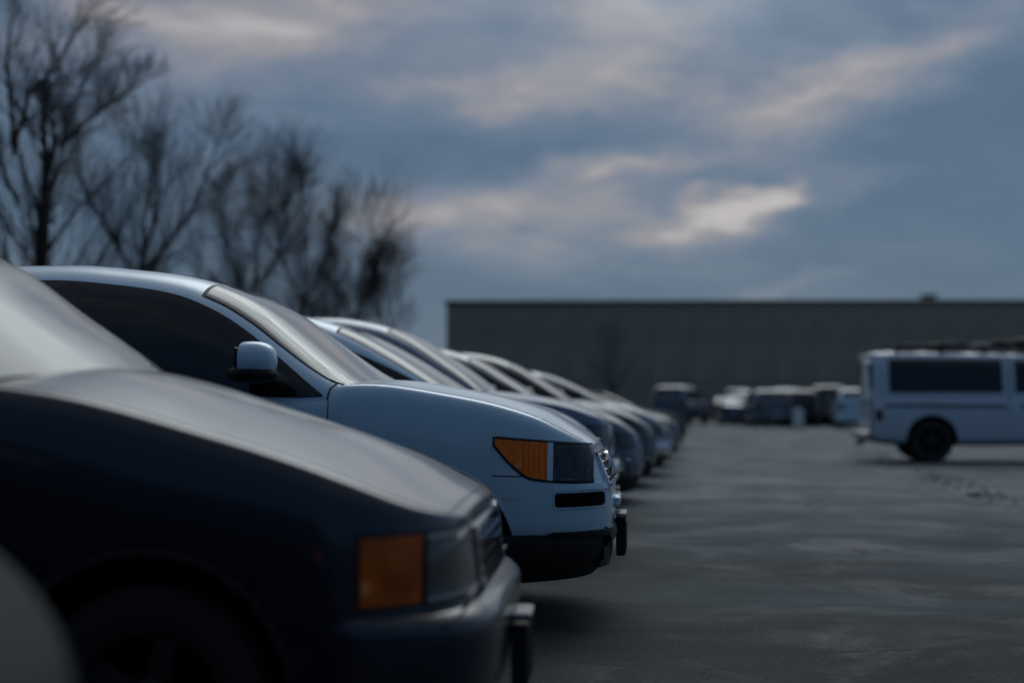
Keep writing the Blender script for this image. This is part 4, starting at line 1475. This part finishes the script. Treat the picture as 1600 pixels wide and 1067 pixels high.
# ------------------------------------------------------------------ the white van on the right
def build_van():
    rz = math.radians(1.5)
    # rear end stands at the left; local nose at x = 0
    L, W = 5.1, 0.95
    sp = dict(L=L, W=W, nl=0.5, edge=0.96, tl=0.12,
              top=[(0, 0.85), (0.3, 0.98), (0.75, 1.1), (1.0, 1.16), (5.1, 1.16)],
              crown=[(0, 0.02), (0.8, 0.05), (1.2, 0.0), (5.1, 0.0)],
              bot=[(0, 0.42), (0.4, 0.40), (4.4, 0.36), (5.1, 0.42)],
              nosep=[(0.2, -0.03), (0.5, 0.0), (0.9, -0.05), (1.2, -0.08)],
              gtop=[(0.62, 1.1), (0.9, 1.30), (1.25, 1.60), (1.55, 1.83), (1.85, 1.96), (2.3, 2.02), (3.0, 2.04), (4.6, 2.07), (4.9, 2.06), (4.99, 2.0), (5.03, 1.8), (5.06, 1.16)],
              qh=1.7, tp=0.85, gn=7.5, tum=0.10, bow=0.16, gw=0.97, winlo=0.13,
              wintop=[(0.8, 1.2), (1.1, 1.45), (1.5, 1.74), (2.0, 1.86), (3.0, 1.90), (5.1, 1.92)],
              windows=[(1.15, 2.52), (2.74, 4.78)], wheels=[0.95, 4.02], rw=0.40, rarch=0.47,
              seams=[2.62], doors=[(1.30, 2.62)], mirror=(1.45, 1.36), hood0=0.1, spokes=6)
    rear = at_depth(1362, 26.3)
    nose = rear + Vector((math.cos(rz), math.sin(rz), 0)) * L
    # the side towards the camera is local -Y
    ctr = nose + Vector((-math.sin(rz), math.cos(rz), 0)) * W
    c = Car('parked_van', sp, (ctr.x, ctr.y, 0), rz, P_WHITE, 'white van with long black side window and loaded roof on the right', 'van', None, 0.8)
    c.wheels()
    c.front(lamp_q=(0.08, 0.3), lamp_z=(0.66, 0.82), grille_z=(0.62, 0.82), bumper_z=(0.42, 0.58), grille_w=0.5, bars=4)
    # dark swage line along the side
    for s in (-1, 1):
        c.side_panel('rub_strip', np.linspace(2.68, 4.86, 30), lambda q: 1.015 + .008 * (q - 2.5), lambda q: 1.06 + .008 * (q - 2.5), s, 0.012, MT['black'], None, 2, 0.03)
        c.side_panel('tail_lamp', np.linspace(4.90, 5.03, 6), lambda q: 0.78, lambda q: 0.98, s, 0.01, MT['red_lens'], None, 4)
        # flattened wheel-arch brow
        h = c.cast_side(2.64, 1.22, s, c.gbvh)
    c.seams([[(2.62, z) for z in np.linspace(0.4, 1.14, 14)], [(1.30, z) for z in np.linspace(0.5, 1.14, 12)]])
    for s in (-1, 1):
        pts = []
        for z in np.linspace(1.16, 1.94, 14):
            h = c.cast_side(2.62, z, s, c.gbvh)
            if h:
                pts.append(h[0])
        c.tube_on('panel_joint', pts, 0.008, MT['trim'])
        h = c.cast_side(2.34, 1.06, s)
        MB().tube([h[0] + Vector((.08, 0, 0)), h[0] + Vector((.06, s * .04, 0)), h[0] + Vector((-.06, s * .04, 0)), h[0] + Vector((-.08, 0, 0))], 0.02, 6).build('door_handle', MT['black'], c.root)
    # rear doors: dark glass, bumper, roof lip
    for s in (-1, 1):
        MB().box((-5.085, s * 0.42, 1.58), (0.03, 0.66, 0.52), 0.012).build('rear_window', MT['glass'], c.root)
        MB().box((-5.10, s * 0.42, 0.92), (0.02, 0.70, 0.62), 0.01).build('rear_door_panel', P_WHITE, c.root)
    MB().box((-5.14, 0, 0.50), (0.20, 1.80, 0.16), 0.03).build('rear_bumper', MT['reflector'], c.root)
    MB().box((-5.05, 0, 2.0), (0.16, 1.5, 0.04), 0.02).build('roof_spoiler', P_WHITE, c.root)
    MB().box((-5.20, 0.0, 0.36), (0.16, 0.10, 0.09), 0.01).build('tow_hitch', MT['black'], c.root)
    # roof rack
    rk = MB()
    for q in (2.2, 3.0, 3.8, 4.6):
        rk.box((-q, 0, 2.10), (0.05, 1.55, 0.03), 0.008)
    for s in (-1, 1):
        rk.box((-3.4, s * 0.74, 2.125), (2.9, 0.035, 0.03), 0.008)
        for q in (2.2, 3.0, 3.8, 4.6):
            rk.box((-q, s * 0.74, 2.06), (0.05, 0.05, 0.10), 0.01)
    rk.build('roof_rack', MT['black'], c.root)
    # load on the rack: wrapped bundles of different size
    rnd = random.Random(11)
    rx, ry = math.cos(rz), math.sin(rz)
    tarp = simple('dark_tarpaulin', (0.02, 0.021, 0.023), 0.7, bump=0.5)
    sack = simple('pale_sack', (0.33, 0.32, 0.30), 0.9, bump=0.5)
    loads = [(4.35, -0.2, (0.26, 0.34, 0.05), tarp, 'low dark wrapped bundle at the rear of the van roof'),
             (3.65, -0.15, (0.42, 0.4, 0.06), tarp, 'long dark tarpaulin bundle in the middle of the van roof'),
             (2.98, -0.3, (0.17, 0.2, 0.055), sack, 'small pale sack between dark bundles on the van roof'),
             (2.62, -0.2, (0.18, 0.3, 0.08), tarp, 'dark bundle in front of the pale sack on the van roof'),
             (2.18, -0.1, (0.20, 0.4, 0.10), tarp, 'tallest dark bundle, foremost on the van roof')]
    for q, y, r, mt, lab in loads:
        lp = Vector((ctr.x - q * rx - y * ry, ctr.y - q * ry + y * rx, 2.125 + r[2]))
        mb = MB().egg((0, 0, 0), r, 22, 12, 2.8)
        for i, v in enumerate(mb.v):
            f = 1 + 0.16 * math.sin(v[0] * 23 + q * 7) * math.sin(v[1] * 17 + q) + rnd.uniform(-.05, .05)
            mb.v[i] = (v[0] * f, v[1] * f, v[2] * (f if v[2] > 0 else 1))
        o = mb.build('roof_bundle', mt, None, True, 60, lp)
        o.rotation_euler = (0, 0, rz)
        tag(o, lab, 'bundle', 'load on the van roof')


build_van()


# ------------------------------------------------------------------ the long building
def build_hall():
    D = 104.0
    Hh = 8.45
    left = at_depth(697, D)
    yaw_b = YAW - math.radians(0.9)      # the wall faces the camera almost squarely
    b = empty('warehouse', left, yaw_b)
    tag(b, 'long flat-roofed dark grey-green warehouse closing the car park', 'building')
    wall_m = simple('grey_green_cladding', (0.36, 0.345, 0.275), 0.8, var=0.12, scale=0.35, spec=0.25)
    joint_m = simple('wall_joint', (0.27, 0.26, 0.21), 0.9)
    cop_m = simple('metal_coping', (0.20, 0.22, 0.23), 0.5, 0.2)
    Lb = 78.0
    MB().box((Lb / 2, 15.2, Hh / 2 - 0.05), (Lb - 0.02, 30, Hh - 0.1)).build('wall', joint_m, b, False)
    n = 26
    w = Lb / n
    base = MB().box((0, 0, 0), (w - 0.025, 0.14, Hh - 2.56), 0.012)
    lowm = MB().box((0, 0, 0), (w - 0.025, 0.14, 2.45), 0.012)
    me1 = me2 = None
    for i in range(n):
        for k, (mb, zc) in enumerate(((base, 2.54 + (Hh - 2.56) / 2), (lowm, 0.06 + 2.45 / 2))):
            if k == 0:
                if me1 is None:
                    o = mb.build('wall_panel', wall_m, b, False)
                    me1 = o.data
                else:
                    o = bpy.data.objects.new('wall_panel', me1)
                    COL.objects.link(o)
                    o.parent = b
            else:
                if me2 is None:
                    o = mb.build('wall_panel', wall_m, b, False)
                    me2 = o.data
                else:
                    o = bpy.data.objects.new('wall_panel', me2)
                    COL.objects.link(o)
                    o.parent = b
            o.location = ((i + 0.5) * w, 0.14 - 0.004 * ((i * 7) % 3), zc)
    MB().box((Lb / 2, 0.05, Hh + 0.02), (Lb + 0.3, 0.5, 0.20), 0.03).build('coping', cop_m, b)
    MB().box((0.02, 15.2, Hh + 0.018), (0.4, 30.2, 0.2), 0.03).build('coping', cop_m, b)
    MB().box((Lb / 2, 15.2, Hh - 0.06), (Lb - 0.5, 29.4, 0.06)).build('roof', joint_m, b, False)
    v = MB().box((36.0, 3.0, Hh + 0.35), (1.0, 1.0, 0.5), 0.08).box((36.0, 3.0, Hh + 0.66), (1.25, 1.25, 0.12), 0.04)
    v.build('roof_vent', cop_m, b)
    return b


build_hall()


# ------------------------------------------------------------------ bare trees
bark = simple('dark_bark', (0.030, 0.027, 0.024), 0.95, var=0.35, scale=9, bump=0.5)
twig = simple('twig_bark', (0.032, 0.028, 0.026), 0.95, var=0.3, scale=5)


RMIN = [0.01]


def grow(mbT, mbB, p, d, length, r, level, rnd, maxl, spread=0.55, up=0.10):
    """one limb as a tapered wandering tube, then its side shoots"""
    nseg = 5 if level <= 1 else (4 if level == 2 else 3)
    pts, rad = [p.copy()], [r]
    dd = d.copy()
    for i in range(nseg):
        dd = (dd + Vector((rnd.gauss(0, .10), rnd.gauss(0, .10), rnd.gauss(0, .07) + up * (0.6 if level < 2 else 0.35)))).normalized()
        pts.append(pts[-1] + dd * (length / nseg))
        rad.append(r * (1 - 0.72 * (i + 1) / nseg))
    (mbT if level == 0 else mbB).tube(pts, rad, 7 if level == 0 else (5 if level == 1 else 3), False)
    shoots(mbT, mbB, pts, rad, length, level, rnd, maxl, spread, up)


def shoots(mbT, mbB, pts, rad, length, level, rnd, maxl, spread, up):
    if level >= maxl:
        return
    n = {0: 9, 1: 11, 2: 9, 3: 5, 4: 4}.get(level, 3)
    m = len(pts) - 1
    for k in range(n):
        t = 0.08 + 0.92 * (k + rnd.random() * 0.8) / n
        t = min(t, 0.99)
        i = min(int(t * m), m - 1)
        f = t * m - i
        q = pts[i].lerp(pts[i + 1], f)
        ax = (pts[i + 1] - pts[i]).normalized()
        o = ax.orthogonal().normalized()
        o = Matrix.Rotation(rnd.uniform(0, 2 * PI), 3, ax) @ o
        a = spread * rnd.uniform(0.7, 1.5)
        nd = (ax * math.cos(a) + o * math.sin(a))
        rr = (rad[i] + (rad[i + 1] - rad[i]) * f) * rnd.uniform(0.32, 0.55)
        grow(mbT, mbB, q, nd, length * (rnd.uniform(0.42, 0.66) if level < 2 else rnd.uniform(0.55, 0.9)) * (1.25 - 0.6 * t), max(rr, RMIN[0]), level + 1, rnd, maxl, spread, up)
    # the leader goes on
    ax = (pts[-1] - pts[-2]).normalized()
    grow(mbT, mbB, pts[-1], ax, length * 0.34, max(rad[-1], RMIN[0]), level + 1, rnd, maxl, spread, up)


def tree(name, base, limbs, seed, label, cat='tree', maxl=4, group='bare trees along the edge of the lot', spread=0.5):
    """limbs: list of (polyline of local points, start radius, end radius, side-shoot level)"""
    rnd = random.Random(seed)
    root = empty(name, base)
    tag(root, label, cat, group)
    T, B = MB(), MB()
    for pl, r0, r1, lv in limbs:
        pts = [Vector(p) for p in pl]
        fine = []
        for i in range(len(pts) - 1):
            for k in range(3):
                q = pts[i].lerp(pts[i + 1], k / 3)
                if k:
                    q += Vector((rnd.gauss(0, .03), rnd.gauss(0, .03), 0)) * (pts[i + 1] - pts[i]).length * 0.6
                fine.append(q)
        fine.append(pts[-1])
        m = len(fine) - 1
        rad = [r0 + (r1 - r0) * i / m for i in range(m + 1)]
        T.tube(fine, rad, 8, False)
        ln = sum((fine[i + 1] - fine[i]).length for i in range(m))
        shoots(T, B, fine, rad, ln * 0.66, lv, rnd, maxl, spread, 0.16)
    T.build('trunk', bark, root)
    B.build('branches', twig, root)
    return root


def tree_px(name, depth, base_px, limbs_px, seed, label, maxl=4, spread=0.46, jit=0.5, **kw):
    """limbs given as photo positions at this distance from the camera (each still gets depth of its own)"""
    rnd = random.Random(seed + 99)
    RMIN[0] = 0.00014 * depth
    base = at_depth(base_px, depth, -0.05)
    s = FPX / depth
    out = []
    for pl, r0, r1, lv in limbs_px:
        q = []
        dep = 0.0
        dr = rnd.uniform(-1, 1) * jit
        for i, (px, py) in enumerate(pl):
            lat = (px - base_px) / s
            z = CAM_H + (628 - py) / s + 0.05
            dep = dr * i
            q.append((lat * _c - dep * _s, lat * _s + dep * _c, max(z, 0)))
        kr = 0.5 + depth / 210
        out.append((q, r0 * kr, r1 * kr, lv))
    return tree(name, base, out, seed, label, maxl=maxl, spread=spread, **kw)


tree_px('bare_tree', 23, 34, [([(34, 705), (34, 560), (36, 400), (24, 300), (14, 225)], 0.17, 0.085, 1),
                              ([(14, 225), (0, 170), (-22, 90), (-30, 10)], 0.08, 0.03, 1),
                              ([(16, 240), (30, 140), (62, 96), (82, 40), (100, 0)], 0.075, 0.02, 1),
                              ([(26, 320), (-5, 240), (-30, 180)], 0.06, 0.02, 1),
                              ([(34, 390), (8, 345), (-20, 300)], 0.05, 0.02, 2)],
        5, 'tall bare tree at the left edge, its branches leaving the top of the picture', maxl=4)
tree_px('bare_tree', 25.5, 62, [([(62, 700), (66, 560), (72, 400), (88, 320), (93, 222)], 0.16, 0.09, 2),
                              ([(93, 222), (128, 185), (170, 150), (215, 118)], 0.075, 0.02, 1),
                              ([(93, 222), (88, 160), (100, 105), (108, 45)], 0.06, 0.015, 1),
                              ([(92, 230), (62, 175), (48, 140)], 0.05, 0.02, 1),
                              ([(74, 390), (115, 330), (160, 280), (205, 240)], 0.055, 0.015, 2),
                              ([(80, 350), (50, 300), (40, 255)], 0.05, 0.02, 2)],
        8, 'bare tree forking widely to the right, second from the left edge', maxl=4)
tree_px('bare_tree', 32, 205, [([(205, 690), (210, 520), (212, 430), (206, 330), (212, 260), (214, 220)], 0.11, 0.03, 1),
                               ([(212, 440), (170, 360), (140, 300), (125, 240)], 0.09, 0.02, 1),
                               ([(212, 440), (250, 380), (290, 310), (304, 240), (314, 195)], 0.09, 0.02, 1),
                               ([(212, 430), (236, 360), (246, 300), (250, 245)], 0.08, 0.02, 1),
                               ([(212, 450), (185, 380), (176, 310)], 0.06, 0.02, 2)],
        12, 'many-stemmed bare tree above the roof of the pale SUV', maxl=4)
tree_px('bare_tree', 42, 385, [([(385, 690), (385, 520), (388, 450), (394, 370), (402, 300)], 0.10, 0.03, 1),
                               ([(386, 470), (354, 400), (344, 330), (346, 300)], 0.08, 0.02, 1),
                               ([(386, 470), (428, 400), (440, 330), (446, 290)], 0.08, 0.02, 1),
                               ([(386, 480), (320, 420), (300, 350)], 0.06, 0.02, 2)],
        17, 'bare tree fourth from the left edge, rising behind the sloping windscreen', maxl=4)
tree_px('bare_tree', 50, 470, [([(470, 690), (470, 500), (474, 420), (470, 340), (468, 300)], 0.10, 0.03, 1),
                               ([(471, 480), (440, 400), (430, 330)], 0.07, 0.02, 1),
                               ([(471, 480), (503, 410), (510, 355), (513, 325)], 0.08, 0.02, 1)],
        21, 'bushy bare tree between the fourth tree and the pair by the building', maxl=4)
tree_px('bare_tree', 58, 550, [([(550, 690), (552, 520), (556, 450), (564, 390), (570, 362)], 0.10, 0.02, 1),
                               ([(551, 500), (526, 440), (522, 385)], 0.07, 0.02, 1),
                               ([(551, 500), (580, 455), (592, 405)], 0.07, 0.02, 1)],
        25, 'bare tree second from the right end of the tree line', maxl=4)
tree_px('bare_tree', 68, 598, [([(605, 690), (607, 530), (611, 475), (613, 440), (614, 422)], 0.09, 0.02, 1),
                               ([(606, 520), (588, 470), (584, 425)], 0.06, 0.02, 1),
                               ([(606, 530), (622, 490), (630, 450)], 0.06, 0.02, 2)],
        29, 'low bare tree ending the tree line nearest the building', maxl=4)
# undergrowth
for i, (px, dep, h, lab) in enumerate([(130, 41, 7.4, 'leafless thicket between the two left trees and the many-stemmed tree'),
                                       (300, 47, 7.2, 'leafless thicket right of the many-stemmed tree'),
                                       (430, 55, 7.6, 'leafless thicket between the fourth and fifth trees'),
                                       (520, 63, 7.6, 'leafless thicket under the pair of trees by the building'),
                                       (655, 92, 4.6, 'low scrub just left of the warehouse corner')]):
    s = FPX / dep
    y0 = 628 + CAM_H * s
    lim = []
    rnd = random.Random(40 + i)
    for k in range(14):
        dx = rnd.uniform(-2.4, 2.4) * s * (0.4 if i == 4 else 1)
        hh = h * rnd.uniform(0.6, 0.8)
        lim.append(([(px + dx * .2, y0), (px + dx * .6, y0 - hh * s * .5), (px + dx, y0 - hh * s)], 0.05, 0.012, 1))
    tree_px('bare_shrub', dep, px, lim, 60 + i, lab, maxl=3, cat='shrub', group='leafless thickets under the trees')
# small trees at the building
tree_px('bare_tree', 100, 955, [([(955, 652), (955, 600), (956, 560), (953, 535)], 0.06, 0.02, 2),
                                ([(955, 610), (930, 575), (912, 545)], 0.04, 0.02, 3),
                                ([(955, 610), (980, 580), (998, 550)], 0.04, 0.02, 3), ([(955, 620), (965, 570), (975, 530)], 0.04, 0.02, 3), ([(955, 620), (944, 565), (936, 520)], 0.04, 0.02, 3)],
        71, 'small bare tree standing against the dark warehouse wall', maxl=4, group=None)
tree_px('bare_tree', 150, 884, [([(884, 645), (884, 540), (885, 500), (886, 486)], 0.18, 0.03, 3),
                                ([(884, 520), (878, 502), (876, 490)], 0.09, 0.03, 2), ([(884, 520), (890, 502), (893, 490)], 0.09, 0.03, 2)],
        75, 'treetop just showing above the warehouse roof', maxl=4, group=None)

# ------------------------------------------------------------------ litter on the asphalt
rnd = random.Random(5)
mb = MB()


def crumb(x, y, r, h):
    k = 6
    a0 = rnd.uniform(0, 6)
    vs_ = []
    for j, (f, z) in enumerate(((1.0, 0.001), (0.8, h * 0.7))):
        for i in range(k):
            a = a0 + 2 * PI * i / k
            rr = r * f * rnd.uniform(0.6, 1.2)
            vs_.append((x + rr * math.cos(a), y + rr * math.sin(a) * 0.8, z))
    vs_.append((x, y, h))
    fs_ = [(i, (i + 1) % k, k + (i + 1) % k, k + i) for i in range(k)] + [(k + i, k + (i + 1) % k, 2 * k) for i in range(k)]
    mb.add(vs_, fs_)


for i in range(420):           # grit over the near lot
    d = 4.5 + 30 * rnd.random()**1.7
    p = at_depth(rnd.uniform(830, 1650), d)
    crumb(p.x, p.y, rnd.uniform(0.002, 0.007), rnd.uniform(0.001, 0.004))
for i in range(110):           # a line of broken dirt running past the van
    t0 = rnd.random()
    px = 1325 + 260 * t0 + rnd.gauss(0, 14)
    py = 700 + 85 * t0 + rnd.gauss(0, 6)
    d = CAM_H * FPX / (py - 628)
    p = at_depth(px, d)
    crumb(p.x, p.y, rnd.uniform(0.015, 0.07), rnd.uniform(0.006, 0.022))
tag(mb.build('gravel_litter', simple('dirt_crumbs', (0.045, 0.045, 0.042), 0.95, var=0.5, scale=3), None, False), 'scattered grit and broken dirt on the asphalt', 'gravel', None, 'stuff')
